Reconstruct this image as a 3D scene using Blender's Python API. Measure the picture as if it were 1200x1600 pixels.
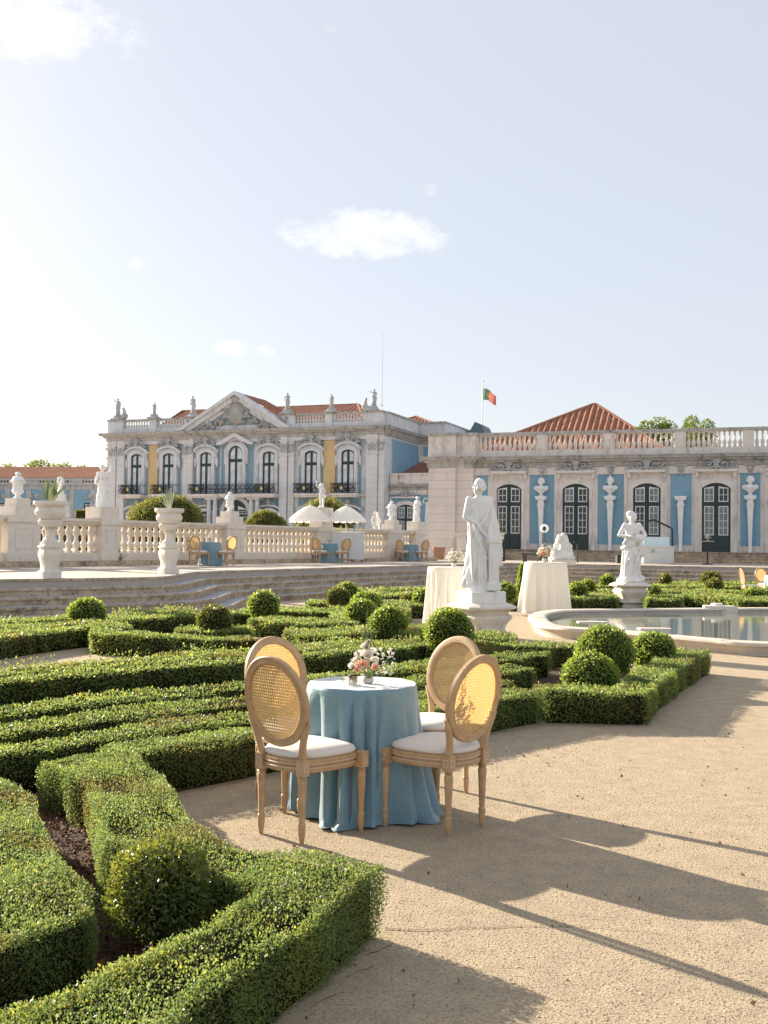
import bpy, math, random
import numpy as np
from mathutils import Vector, Matrix
R = math.radians
sc = bpy.context.scene
for o in list(bpy.data.objects): bpy.data.objects.remove(o)
COL = sc.collection

# ------------------------------------------------------------------ camera
EYE = 1.56; FPX = 1650.0; ROLL = 0.0125; PITCH = math.atan(50/1650)
Fv = Vector((0, math.cos(PITCH), math.sin(PITCH)))
U0 = Vector((0, -math.sin(PITCH), math.cos(PITCH))); X0 = Vector((1, 0, 0))
Rc = X0*math.cos(ROLL) + U0*math.sin(ROLL); Uc = -X0*math.sin(ROLL) + U0*math.cos(ROLL)
cd = bpy.data.cameras.new('camera'); cam = bpy.data.objects.new('camera', cd); COL.objects.link(cam)
cam.matrix_world = Matrix(((Rc.x, Uc.x, -Fv.x, 0), (Rc.y, Uc.y, -Fv.y, 0), (Rc.z, Uc.z, -Fv.z, EYE), (0, 0, 0, 1)))
cd.sensor_fit = 'VERTICAL'; cd.sensor_height = 24; cd.sensor_width = 18; cd.lens = FPX/1600*24
cd.clip_start = 0.05; cd.clip_end = 2000
cd.dof.use_dof = True; cd.dof.focus_distance = 6.2; cd.dof.aperture_fstop = 16
sc.camera = cam
sc.render.resolution_x = 768; sc.render.resolution_y = 1024

# ------------------------------------------------------------------ world, sun, exposure
SUN_EL = R(20); SAZ = Vector((-0.73, 0.68)).normalized()
S = Vector((SAZ.x*math.cos(SUN_EL), SAZ.y*math.cos(SUN_EL), math.sin(SUN_EL)))
def ray(px, py): return (Fv*FPX + Rc*(px-600) + Uc*(800-py)).normalized()
W = bpy.data.worlds.new('World'); sc.world = W; W.use_nodes = True
nt = W.node_tree; N = nt.nodes; L = nt.links; N.clear()
def nd(t, **k):
    n = N.new(t)
    for a, b in k.items(): setattr(n, a, b)
    return n
sky = nd('ShaderNodeTexSky', sky_type='NISHITA', sun_disc=False, sun_elevation=SUN_EL,
         sun_rotation=math.atan2(S.x, S.y), air_density=1.0, dust_density=1.3, ozone_density=1.2, altitude=100)
tc = nd('ShaderNodeTexCoord'); geo = tc.outputs['Generated']
def math_(op, a, b=None, clamp=False):
    n = nd('ShaderNodeMath', operation=op, use_clamp=clamp)
    for i, v in enumerate((a, b)):
        if v is None: continue
        if isinstance(v, (int, float)): n.inputs[i].default_value = v
        else: L.new(v, n.inputs[i])
    return n.outputs[0]
def dot_(v):
    n = nd('ShaderNodeVectorMath', operation='DOT_PRODUCT'); L.new(geo, n.inputs[0]); n.inputs[1].default_value = v
    return n.outputs['Value']
nz = nd('ShaderNodeTexNoise'); nz.inputs['Scale'].default_value = 26; nz.inputs['Detail'].default_value = 7; nz.inputs['Roughness'].default_value = .68
mp = nd('ShaderNodeMapping'); mp.inputs['Scale'].default_value = (1, 1, 1.7); L.new(geo, mp.inputs[0]); L.new(mp.outputs[0], nz.inputs['Vector'])
tot = None
for (px, py, wx, wy, amp) in ((560, 366, 150, 46, 1.0), (520, 372, 110, 30, .8), (625, 372, 90, 42, .9), (50, 20, 175, 85, .85), (60, 562, 95, 30, .6), (360, 543, 40, 18, .6), (415, 547, 36, 15, .5),
                              (214, 412, 34, 16, .38), (672, 300, 17, 17, .35), (780, 186, 18, 16, .35), (508, 45, 35, 22, .3), (30, 660, 90, 40, .4)):
    d = ray(px, py); r_ = d.cross(Vector((0, 0, 1))).normalized(); u_ = r_.cross(d)
    a = math_('DIVIDE', dot_(r_), wx/FPX); b = math_('DIVIDE', dot_(u_), wy/FPX)
    rr = math_('ADD', math_('MULTIPLY', a, a), math_('MULTIPLY', b, b))
    m = math_('SUBTRACT', 1.0, rr, True)
    m = math_('MULTIPLY', m, math_('GREATER_THAN', dot_(d), 0))
    m = math_('MULTIPLY', m, amp)
    tot = m if tot is None else math_('MAXIMUM', tot, m)
cl = math_('ADD', math_('MULTIPLY', tot, 1.25), math_('MULTIPLY', math_('SUBTRACT', nz.outputs[0], .5), 2.6))
cl = math_('MULTIPLY', math_('SUBTRACT', cl, .45), 1.05, True)
cl = math_('MULTIPLY', cl, math_('MULTIPLY', tot, 3.0, True))
veil = nd('ShaderNodeMixRGB'); veil.inputs[0].default_value = .62; veil.inputs[2].default_value = (6.5, 6.6, 7.0, 1)
L.new(sky.outputs[0], veil.inputs[1])
mx = nd('ShaderNodeMixRGB'); L.new(math_('MULTIPLY', cl, .62), mx.inputs[0]); L.new(veil.outputs[0], mx.inputs[1]); mx.inputs[2].default_value = (9.3, 9.2, 9.1, 1)
bg = nd('ShaderNodeBackground'); bg.inputs[1].default_value = .057; L.new(mx.outputs[0], bg.inputs[0])
wo = nd('ShaderNodeOutputWorld'); L.new(bg.outputs[0], wo.inputs[0])
sl = bpy.data.lights.new('sun', 'SUN'); sl.energy = 5.0; sl.angle = R(.55); sl.color = (1, .87, .68)
so = bpy.data.objects.new('sun', sl); COL.objects.link(so); so.rotation_mode = 'QUATERNION'; so.rotation_quaternion = S.to_track_quat('Z', 'Y'); so.location = S*60
sc.view_settings.view_transform = 'Standard'; sc.view_settings.look = 'None'; sc.view_settings.gamma = 1; sc.view_settings.use_curve_mapping = False
sc.view_settings.exposure = 1.36
sc.cycles.max_bounces = 6; sc.cycles.transparent_max_bounces = 12

# ------------------------------------------------------------------ pixel -> place helpers (true distances)
def G(px, py, z=0.0):
    d = ray(px, py); t = (z-EYE)/d.z
    return Vector((d.x*t, d.y*t, z))
def D(px, py, Y):
    d = ray(px, py); t = Y/d.y
    return Vector((d.x*t, Y, EYE+d.z*t))

# ------------------------------------------------------------------ materials
MATS = {}
def mat(name, col, rough=.7, **k):
    """procedural principled material. k: var (second colour), scale, stain, bump, bscale, metal, spec, trans, sheen, sub, detail"""
    if name in MATS: return MATS[name]
    m = bpy.data.materials.new(name); MATS[name] = m; m.use_nodes = True
    n = m.node_tree.nodes; l = m.node_tree.links; p = n['Principled BSDF']
    p.inputs['Roughness'].default_value = rough; p.inputs['Base Color'].default_value = (*col, 1)
    p.inputs['Metallic'].default_value = k.get('metal', 0)
    if 'spec' in k: p.inputs['Specular IOR Level'].default_value = k['spec']
    if 'sheen' in k: p.inputs['Sheen Weight'].default_value = k['sheen']; p.inputs['Sheen Roughness'].default_value = k.get('sheenr', .4)
    if 'trans' in k: p.inputs['Transmission Weight'].default_value = k['trans']
    co = n.new('ShaderNodeTexCoord').outputs['Object' if not k.get('gen') else 'Generated']
    cur = None
    def mix(fac, a, b):
        x = n.new('ShaderNodeMixRGB'); 
        if isinstance(fac, float): x.inputs[0].default_value = fac
        else: l.new(fac, x.inputs[0])
        for i, v in ((1, a), (2, b)):
            if isinstance(v, tuple): x.inputs[i].default_value = (*v, 1)
            else: l.new(v, x.inputs[i])
        return x.outputs[0]
    def noise(sc_, det=5, r=.6, stretch=None):
        t = n.new('ShaderNodeTexNoise'); t.inputs['Scale'].default_value = sc_; t.inputs['Detail'].default_value = det; t.inputs['Roughness'].default_value = r
        if stretch:
            q = n.new('ShaderNodeMapping'); q.inputs['Scale'].default_value = stretch; l.new(co, q.inputs[0]); l.new(q.outputs[0], t.inputs['Vector'])
        else: l.new(co, t.inputs['Vector'])
        return t.outputs[0]
    def ramp(v, a, b):
        x = n.new('ShaderNodeMapRange'); l.new(v, x.inputs[0]); x.inputs[1].default_value = a; x.inputs[2].default_value = b; return x.outputs[0]
    if 'var' in k:
        cur = mix(ramp(noise(k.get('scale', 5), k.get('detail', 6)), .35, .65), col, k['var'])
    if 'brick' in k:
        bw, bh, mc = k['brick']
        b = n.new('ShaderNodeTexBrick'); l.new(co, b.inputs['Vector'])
        q = n.new('ShaderNodeMapping'); q.inputs['Rotation'].default_value = (R(-90), 0, 0); l.new(co, q.inputs[0]); l.new(q.outputs[0], b.inputs['Vector'])
        b.inputs['Scale'].default_value = 1; b.inputs['Brick Width'].default_value = bw; b.inputs['Row Height'].default_value = bh
        b.inputs['Mortar Size'].default_value = .012; b.inputs['Mortar Smooth'].default_value = .2
        cur = mix(b.outputs['Fac'], cur or col, mc)
    if 'stain' in k:
        sc_, amt, sco = k['stain']
        cur = mix(mathn(n, l, 'MULTIPLY', ramp(noise(sc_, 8, .7, (1, 1, .35)), .52, .70), amt), cur or col, sco)
    if 'fine' in k:
        fs, fc, fa = k['fine']
        cur = mix(mathn(n, l, 'MULTIPLY', ramp(noise(fs, 3, .6), .5, .68), fa), cur or col, fc)
    if k.get('attr'):
        a = n.new('ShaderNodeAttribute'); a.attribute_name = 'tint'
        x = n.new('ShaderNodeMixRGB'); x.blend_type = 'MULTIPLY'; x.inputs[0].default_value = 1
        if cur is None: x.inputs[1].default_value = (*col, 1)
        else: l.new(cur, x.inputs[1])
        l.new(a.outputs['Color'], x.inputs[2]); cur = x.outputs[0]
    if cur is not None: l.new(cur, p.inputs['Base Color'])
    if 'bump' in k:
        b = n.new('ShaderNodeBump'); b.inputs['Strength'].default_value = k['bump']; b.inputs['Distance'].default_value = k.get('bdist', .02)
        l.new(noise(k.get('bscale', 30), 6, .65), b.inputs['Height']); l.new(b.outputs[0], p.inputs['Normal'])
    if 'transl' in k:
        tr = n.new('ShaderNodeBsdfTranslucent'); ms = n.new('ShaderNodeMixShader'); ms.inputs[0].default_value = k['transl']
        tcx = k.get('tcol')
        if tcx: 
            if k.get('attr'):
                x = n.new('ShaderNodeMixRGB'); x.blend_type = 'MULTIPLY'; x.inputs[0].default_value = 1; x.inputs[1].default_value = (*tcx, 1); l.new(a.outputs['Color'], x.inputs[2]); l.new(x.outputs[0], tr.inputs[0])
            else: tr.inputs[0].default_value = (*tcx, 1)
        elif cur is not None: l.new(cur, tr.inputs[0])
        else: tr.inputs[0].default_value = (*col, 1)
        l.new(p.outputs[0], ms.inputs[1]); l.new(tr.outputs[0], ms.inputs[2]); l.new(ms.outputs[0], n['Material Output'].inputs[0])
    return m
def mathn(n, l, op, a, b):
    x = n.new('ShaderNodeMath'); x.operation = op
    l.new(a, x.inputs[0]); x.inputs[1].default_value = b; return x.outputs[0]

STONE = mat('pale_stone', (.60, .555, .50), .8, var=(.50, .47, .43), scale=1.1, stain=(1.3, .55, (.27, .26, .245)), bump=.25, bscale=18)
ASHLAR = mat('ashlar_stone', (.76, .68, .63), .8, var=(.68, .61, .57), scale=.8, brick=(2.4, .47, (.45, .41, .38)), stain=(.9, .35, (.42, .39, .37)), bump=.15, bscale=15)
TRIM = mat('trim_stone', (.76, .70, .65), .8, var=(.66, .615, .575), scale=2.2, stain=(2.6, .75, (.28, .27, .255)), bump=.3, bscale=20)
CORN = mat('weathered_cornice', (.50, .48, .45), .85, var=(.36, .355, .34), scale=3, stain=(2.5, .95, (.10, .105, .105)), bump=.35, bscale=18)
GREYSTONE = mat('grey_stone', (.50, .50, .50), .8, var=(.36, .365, .365), scale=3.2, stain=(3, .8, (.15, .155, .16)), bump=.3, bscale=14)
BLUE = mat('blue_render', (.22, .385, .505), .85, var=(.18, .34, .46), scale=1.5, stain=(1.4, .6, (.33, .43, .49)))
YELL = mat('ochre_render', (.66, .49, .26), .85, var=(.60, .44, .23), scale=1.4)
BAL = mat('balustrade_stone', (.76, .68, .58), .75, var=(.70, .62, .52), scale=4, stain=(3, .35, (.40, .36, .32)), bump=.2, bscale=25, transl=.0)
MARB = mat('white_marble', (.84, .835, .83), .55, var=(.78, .77, .76), scale=4, stain=(6, .5, (.46, .45, .42)), bump=.25, bscale=45)
PED = mat('pedestal_stone', (.78, .71, .63), .7, var=(.70, .64, .56), scale=5, stain=(4, .35, (.45, .42, .38)), bump=.15, bscale=35)
STEP = mat('old_step_stone', (.66, .52, .37), .9, var=(.42, .33, .235), scale=1.6, stain=(1.1, .9, (.10, .09, .075)), fine=(11, (.15, .125, .095), .8), bump=.7, bscale=18, bdist=.03)
TREAD = mat('step_tread_stone', (.40, .41, .43), .85, var=(.30, .31, .33), scale=2, stain=(3, .5, (.25, .24, .22)), bump=.3, bscale=20)
PAVE = mat('terrace_paving', (.50, .43, .37), .85, var=(.44, .38, .325), scale=.8, fine=(25, (.35, .3, .26), .5), bump=.1, bscale=40)
TILE = mat('roof_tile', (.36, .15, .085), .85, var=(.25, .10, .06), scale=2, stain=(4, .5, (.22, .16, .12)))
ORTILE = mat('orange_roof_tile', (.44, .20, .115), .8, var=(.36, .15, .085), scale=1)
PSTONE = mat('palace_stone', (.67, .69, .71), .8, var=(.55, .57, .59), scale=1.6, stain=(2, .6, (.30, .31, .32)), bump=.3, bscale=20)
PASH = mat('palace_ashlar', (.69, .70, .71), .8, var=(.62, .62, .62), scale=.8, brick=(2.4, .6, (.44, .43, .42)), stain=(.9, .3, (.38, .38, .39)), bump=.15, bscale=15)
PBLUE = mat('palace_blue_render', (.23, .36, .44), .85, var=(.19, .32, .40), scale=1.5, stain=(.7, .4, (.30, .40, .45)))
GREEN = mat('dark_green_paint', (.010, .030, .033), .4, var=(.014, .038, .040), scale=6)
WPAINT = mat('white_paint', (.72, .73, .71), .5, var=(.66, .67, .66), scale=8)
GLASSD = mat('dark_window_glass', (.015, .02, .022), .08, spec=.7)
GLASSL = mat('sky_white_window_glass', (.80, .84, .88), .12, var=(.42, .46, .52), scale=1.2, spec=.8)  # bright sky reflection put into the pane colour, along with pale curtains
GLASSM = mat('grey_window_glass', (.20, .23, .24), .12, var=(.10, .13, .14), scale=3, spec=.7)
IRON = mat('black_iron', (.015, .02, .02), .5)
GOLD = mat('gilding', (.65, .47, .18), .4, metal=.6)
BLACK = mat('black_plastic', (.012, .012, .014), .5)
GRAVEL = mat('fine_gravel', (.53, .425, .285), .9, var=(.41, .33, .23), scale=7, detail=12, stain=(1.2, .6, (.42, .33, .23)), fine=(70, (.24, .18, .12), .95), bump=1.0, bscale=90, bdist=.014)
SOIL = mat('bark_soil', (.095, .05, .028), .95, var=(.045, .026, .018), scale=30, bump=1, bscale=40, bdist=.03)
LEAF = mat('box_leaf', (.135, .19, .066), .48, attr=True, spec=.38, transl=.38, tcol=(.37, .50, .14))
TWIGSHADE = mat('shaded_hedge_twigs', (.034, .036, .020), 1.0, spec=.0, var=(.035, .032, .018), scale=30, bump=1, bscale=60, bdist=.03)  # twig brown, darkened so the shade inside the foliage is in the colour
LEAFB = mat('box_ball_leaf', (.135, .20, .05), .4, attr=True, spec=.5, transl=.42, tcol=(.42, .56, .09))
LEAFD = mat('dark_shrub_leaf', (.10, .125, .04), .4, attr=True, spec=.4, transl=.38, tcol=(.32, .34, .06))
LEAFT = mat('tree_leaf', (.12, .17, .05), .5, attr=True, transl=.35, tcol=(.30, .38, .07))
AGAVE = mat('agave_leaf', (.20, .27, .15), .5, var=(.30, .36, .16), scale=8, transl=.2)
BARK = mat('bark', (.12, .09, .06), .9, var=(.08, .06, .045), scale=12)
WOOD = mat('oak_wood', (.56, .375, .21), .5, var=(.45, .285, .15), scale=14, detail=8, fine=(60, (.32, .19, .10), .35), bump=.1, bscale=60)
WOODL = mat('limed_wood_line', (.62, .50, .38), .6)
CANE = mat('woven_cane', (.62, .46, .25), .6, transl=.45, tcol=(.85, .60, .26))
SEAT = mat('cream_linen', (.70, .66, .60), .9, fine=(400, (.58, .54, .48), .4), sheen=.2, bump=.1, bscale=300)
VELVET = mat('blue_velvet', (.185, .325, .40), .36, var=(.15, .275, .35), scale=6, sheen=1.0, sheenr=.35, spec=.5, bump=.5, bscale=7, transl=.06)
IVORY = mat('ivory_cloth', (.92, .91, .88), .75, var=(.89, .88, .85), scale=3, sheen=.3, transl=.45, tcol=(.95, .91, .82), bump=.1, bscale=30)
UMB = mat('umbrella_canvas', (.9, .9, .9), .8, transl=.6, tcol=(.9, .9, .88))
CLEAR = mat('clear_glass', (1, 1, 1), .03, trans=1.0)
_n = CLEAR.node_tree; _t = _n.nodes.new('ShaderNodeBsdfTransparent'); _g = _n.nodes.new('ShaderNodeBsdfGlossy'); _g.inputs['Roughness'].default_value = .05; _m = _n.nodes.new('ShaderNodeMixShader'); _m.inputs[0].default_value = .16; _n.links.new(_t.outputs[0], _m.inputs[1]); _n.links.new(_g.outputs[0], _m.inputs[2]); _n.links.new(_m.outputs[0], _n.nodes['Material Output'].inputs[0])
PWHITE = mat('white_petal', (.84, .79, .74), .6, attr=True, transl=.35, tcol=(.85, .78, .68))
PPEACH = mat('peach_petal', (.85, .58, .43), .6, attr=True, transl=.35, tcol=(.9, .5, .3))
CERAM = mat('pale_ceramic', (.62, .57, .50), .5)

# ------------------------------------------------------------------ mesh building
class MB:
    def __init__(s): s.v = []; s.f = []; s.m = []; s.cm = 0
    def add(s, vs, fs):
        b = len(s.v); s.v += [tuple(v) for v in vs]; s.f += [tuple(i+b for i in f) for f in fs]; s.m += [s.cm]*len(fs); return s
    def box(s, x0, x1, y0, y1, z0, z1):
        return s.add([(x0, y0, z0), (x1, y0, z0), (x1, y1, z0), (x0, y1, z0), (x0, y0, z1), (x1, y0, z1), (x1, y1, z1), (x0, y1, z1)],
                     [(3, 2, 1, 0), (4, 5, 6, 7), (0, 1, 5, 4), (1, 2, 6, 5), (2, 3, 7, 6), (3, 0, 4, 7)])
    def obox(s, c, dx, dy, dz, rz=0):
        c_, s_ = math.cos(rz), math.sin(rz); vs = []
        for z in (-.5, .5):
            for x, y in ((-.5, -.5), (.5, -.5), (.5, .5), (-.5, .5)):
                X, Y = x*dx, y*dy; vs.append((c[0]+X*c_-Y*s_, c[1]+X*s_+Y*c_, c[2]+z*dz))
        return s.add(vs, [(3, 2, 1, 0), (4, 5, 6, 7), (0, 1, 5, 4), (1, 2, 6, 5), (2, 3, 7, 6), (3, 0, 4, 7)])
    def prism(s, poly, z0, z1):
        n = len(poly)
        area = sum(poly[i][0]*poly[(i+1) % n][1]-poly[(i+1) % n][0]*poly[i][1] for i in range(n))
        if area < 0: poly = poly[::-1]
        vs = [(p[0], p[1], z0) for p in poly]+[(p[0], p[1], z1) for p in poly]
        return s.add(vs, [tuple(range(n-1, -1, -1)), tuple(range(n, 2*n))]+[(i, (i+1) % n, n+(i+1) % n, n+i) for i in range(n)])
    def vprism(s, poly, y0, y1):
        """polygon in x,z extruded along y"""
        n = len(poly)
        area = sum(poly[i][0]*poly[(i+1) % n][1]-poly[(i+1) % n][0]*poly[i][1] for i in range(n))
        if area < 0: poly = poly[::-1]
        vs = [(p[0], y0, p[1]) for p in poly]+[(p[0], y1, p[1]) for p in poly]
        return s.add(vs, [tuple(range(n)), tuple(range(2*n-1, n-1, -1))]+[(i, n+i, n+(i+1) % n, (i+1) % n) for i in range(n)])
    def lathe(s, prof, c=(0, 0, 0), seg=16, k=None, rot=0, sq=None):
        """profile of (r,z); sq -> superellipse squareness"""
        vs = []; fs = []; n = len(prof)
        for (r, z) in prof:
            for j in range(seg):
                a = 2*math.pi*j/seg+rot; q = 1
                if sq: q = 1/max(abs(math.cos(a-rot)), abs(math.sin(a-rot)))**sq
                if k: q *= k(a, z, r)
                vs.append((c[0]+r*q*math.cos(a), c[1]+r*q*math.sin(a), c[2]+z))
        for i in range(n-1):
            for j in range(seg):
                fs.append((i*seg+j, i*seg+(j+1) % seg, (i+1)*seg+(j+1) % seg, (i+1)*seg+j))
        fs.append(tuple(range(seg-1, -1, -1))); fs.append(tuple((n-1)*seg+j for j in range(seg)))
        return s.add(vs, fs)
    def ell(s, c, r, seg=12, rings=8, rz=0, M=None):
        if not hasattr(r, '__len__'): r = (r, r, r)
        vs = []; fs = []
        for i in range(rings+1):
            t = math.pi*i/rings
            for j in range(seg):
                a = 2*math.pi*j/seg
                p = Vector((r[0]*math.sin(t)*math.cos(a), r[1]*math.sin(t)*math.sin(a), -r[2]*math.cos(t)))
                if M: p = M @ p
                elif rz: p = Vector((p.x*math.cos(rz)-p.y*math.sin(rz), p.x*math.sin(rz)+p.y*math.cos(rz), p.z))
                vs.append((c[0]+p.x, c[1]+p.y, c[2]+p.z))
        for i in range(rings):
            for j in range(seg):
                a, b, c2, d = i*seg+j, i*seg+(j+1) % seg, (i+1)*seg+(j+1) % seg, (i+1)*seg+j
                if i == 0: fs.append((a, c2, d))
                elif i == rings-1: fs.append((a, b, d))
                else: fs.append((a, b, c2, d))
        return s.add(vs, fs)
    def tube(s, pts, rad, seg=8, flat=None, closed=False):
        pts = [Vector(p) for p in pts]; n = len(pts)
        if not hasattr(rad, '__len__'): rad = [rad]*n
        vs = []; fs = []; up = None
        for i, p in enumerate(pts):
            if closed: t = (pts[(i+1) % n]-pts[i-1]).normalized()
            else: t = (pts[min(i+1, n-1)]-pts[max(i-1, 0)]).normalized()
            if up is None:
                up = Vector((0, 0, 1)) if abs(t.z) < .9 else Vector((0, 1, 0))
            a = t.cross(up)
            if a.length < 1e-4: a = t.cross(Vector((1, 0, 0)))
            a.normalize(); b = a.cross(t).normalized(); up = b
            for j in range(seg):
                an = 2*math.pi*j/seg; fa, fb = (1, 1) if flat is None else flat
                vs.append(p+a*math.cos(an)*rad[i]*fa+b*math.sin(an)*rad[i]*fb)
        m = n if closed else n-1
        for i in range(m):
            for j in range(seg):
                i2 = (i+1) % n
                fs.append((i*seg+j, i2*seg+j, i2*seg+(j+1) % seg, i*seg+(j+1) % seg))
        if not closed: fs += [tuple(range(seg)), tuple((n-1)*seg+j for j in range(seg-1, -1, -1))]
        return s.add(vs, fs)
    def ring(s, c, ro, ri, y0, y1, a0=0, a1=180, seg=16):
        """arch band in xz plane"""
        vs = []; fs = []
        for i in range(seg+1):
            a = R(a0+(a1-a0)*i/seg); ca, sa = math.cos(a), math.sin(a)
            for r in (ri, ro):
                rx, rz = r if hasattr(r, '__len__') else (r, r)
                for y in (y0, y1): vs.append((c[0]+rx*ca, y, c[1]+rz*sa))
        for i in range(seg):
            b = 4*i
            for (p, q) in ((0, 1), (1, 3), (3, 2), (2, 0)): fs.append((b+p, b+q, b+4+q, b+4+p))
        e = 4*seg; fs += [(0, 2, 3, 1), (e, e+1, e+3, e+2)]
        return s.add(vs, fs)
    def build(s, name, m, parent=None, smooth=35, loc=None, rz=0):
        me = bpy.data.meshes.new(name); me.from_pydata(s.v, [], s.f)
        ms = m if isinstance(m, (list, tuple)) else [m]
        for x in ms: me.materials.append(x)
        if len(ms) > 1: me.polygons.foreach_set('material_index', s.m)
        if smooth:
            me.polygons.foreach_set('use_smooth', [True]*len(me.polygons))
            me.update(); me.set_sharp_from_angle(angle=R(smooth))
        me.update()
        o = bpy.data.objects.new(name, me); COL.objects.link(o)
        if parent: o.parent = parent
        if loc is not None: o.location = loc
        if rz: o.rotation_euler.z = rz
        return o
def tag(o, label=None, cat=None, group=None, kind=None):
    for k, v in (('label', label), ('category', cat), ('group', group), ('kind', kind)):
        if v: o[k] = v
    return o
def empty(name, loc, rz=0, label=None, cat=None, group=None):
    o = bpy.data.objects.new(name, None); o.empty_display_size = .2; COL.objects.link(o); o.location = loc; o.rotation_euler.z = rz
    return tag(o, label, cat, group)
def kids(o): return [c for c in COL.objects if c.parent == o]
def copy_tree(o, loc=None, rz=None, label=None, parent=None, group=None):
    c = o.copy(); COL.objects.link(c); c.parent = parent
    if loc is not None: c.location = loc
    if rz is not None: c.rotation_euler.z = rz
    if label: c['label'] = label
    if group: c['group'] = group
    for ch in kids(o): copy_tree(ch, parent=c)
    return c
def inst(o, parent, loc, scale=None, rz=0):
    c = o.copy(); COL.objects.link(c); c.parent = parent; c.location = loc; c.rotation_euler.z = rz
    if scale: c.scale = scale
    return c
def struct(o): o['kind'] = 'structure'; return o
rnd = random.Random(7); rng = np.random.default_rng(7)
# ------------------------------------------------------------------ foliage
def leafy(name, P, Nn, size, m, core=None, parent=None, tint=((.75, .92, .8), (1.4, 1.12, 1.0)), aspect=.55, up=.25, loc=None, young=None, big=False):
    n = len(P); P = np.asarray(P, float); Nn = np.asarray(Nn, float)
    rd = rng.normal(size=(n, 3)); rd[:, 2] += up
    t = Nn*.55+rd*.55; t /= np.linalg.norm(t, axis=1)[:, None]+1e-9
    b = np.cross(t, Nn+rng.normal(size=(n, 3))*.7); b /= np.linalg.norm(b, axis=1)[:, None]+1e-9
    nn = np.cross(b, t)
    sz = np.asarray(size)*rng.uniform(.65, 1.3, n); sz = sz[:, None]
    V = np.empty((n, 4, 3))
    V[:, 0] = P; V[:, 2] = P+t*sz
    V[:, 1] = P+t*sz*.5+b*sz*aspect*.5+nn*sz*.1; V[:, 3] = P+t*sz*.5-b*sz*aspect*.5+nn*sz*.1
    V = V.reshape(-1, 3)
    a, c = np.array(tint[0]), np.array(tint[1]); w = rng.random((n, 1))
    T = a*(1-w)+c*w
    if big:
        f = np.sin(P[:, 0]*2.3+np.sin(P[:, 1]*3.1))*np.sin(P[:, 1]*2.9+P[:, 2]*5)+.7*np.sin(P[:, 0]*6.1+P[:, 1]*4.3+2*np.sin(P[:, 1]*7)); f = f[:, None]
        T *= np.where(f > 0, 1+f*np.array((.20, .10, -.02)), 1+f*np.array((.05, .16, .12)))
        q = (f[:, 0] < -.9) & (rng.random(n) < .22); T[q] *= (1.1, .72, .7)
        q = rng.random(n) < .02; T[q] *= (1.3, .8, .7)
    if young is not None:
        q = rng.random(n) < young; T[q] *= (1.7, 1.5, .9)
    T = np.repeat(T, 4, axis=0)
    cv = np.zeros((0, 3)); cf = []
    if core: cv = np.array(core[0], float); cf = core[1]
    nv = len(V)+len(cv); nc = len(cf)
    me = bpy.data.meshes.new(name); me.vertices.add(nv)
    me.vertices.foreach_set('co', np.concatenate([V, cv]).ravel() if len(cv) else V.ravel())
    cl_ = [len(f) for f in cf]; tl = 4*n+sum(cl_)
    me.loops.add(tl); me.polygons.add(n+nc)
    li = np.arange(4*n); 
    if nc: li = np.concatenate([li, np.array([i+4*n for f in cf for i in f])])
    me.loops.foreach_set('vertex_index', li.astype(np.int32))
    ls = np.arange(n)*4
    if nc: ls = np.concatenate([ls, 4*n+np.concatenate([[0], np.cumsum(cl_)[:-1]])])
    me.polygons.foreach_set('loop_start', ls.astype(np.int32))
    me.update(calc_edges=True)
    at = me.attributes.new('tint', 'FLOAT_COLOR', 'POINT')
    full = np.ones((nv, 4)); full[:4*n, :3] = T; full[4*n:, :3] = (a+c)/2
    at.data.foreach_set('color', full.ravel())
    me.materials.append(m); me.materials.append(TWIGSHADE)
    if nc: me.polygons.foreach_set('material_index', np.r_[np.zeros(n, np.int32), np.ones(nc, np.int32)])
    me.validate()
    o = bpy.data.objects.new(name, me); COL.objects.link(o)
    if parent: o.parent = parent
    if loc is not None: o.location = loc
    return o
def lsize(d): return min(max(.0122*d/5.0, .0108), .08)
DENS = 1.0
def in_poly(x, y, poly):
    n = len(poly); c = np.zeros(len(x), bool); j = n-1
    for i in range(n):
        xi, yi = poly[i]; xj, yj = poly[j]
        c ^= ((yi > y) != (yj > y)) & (x < (xj-xi)*(y-yi)/(yj-yi+1e-12)+xi); j = i
    return c
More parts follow.
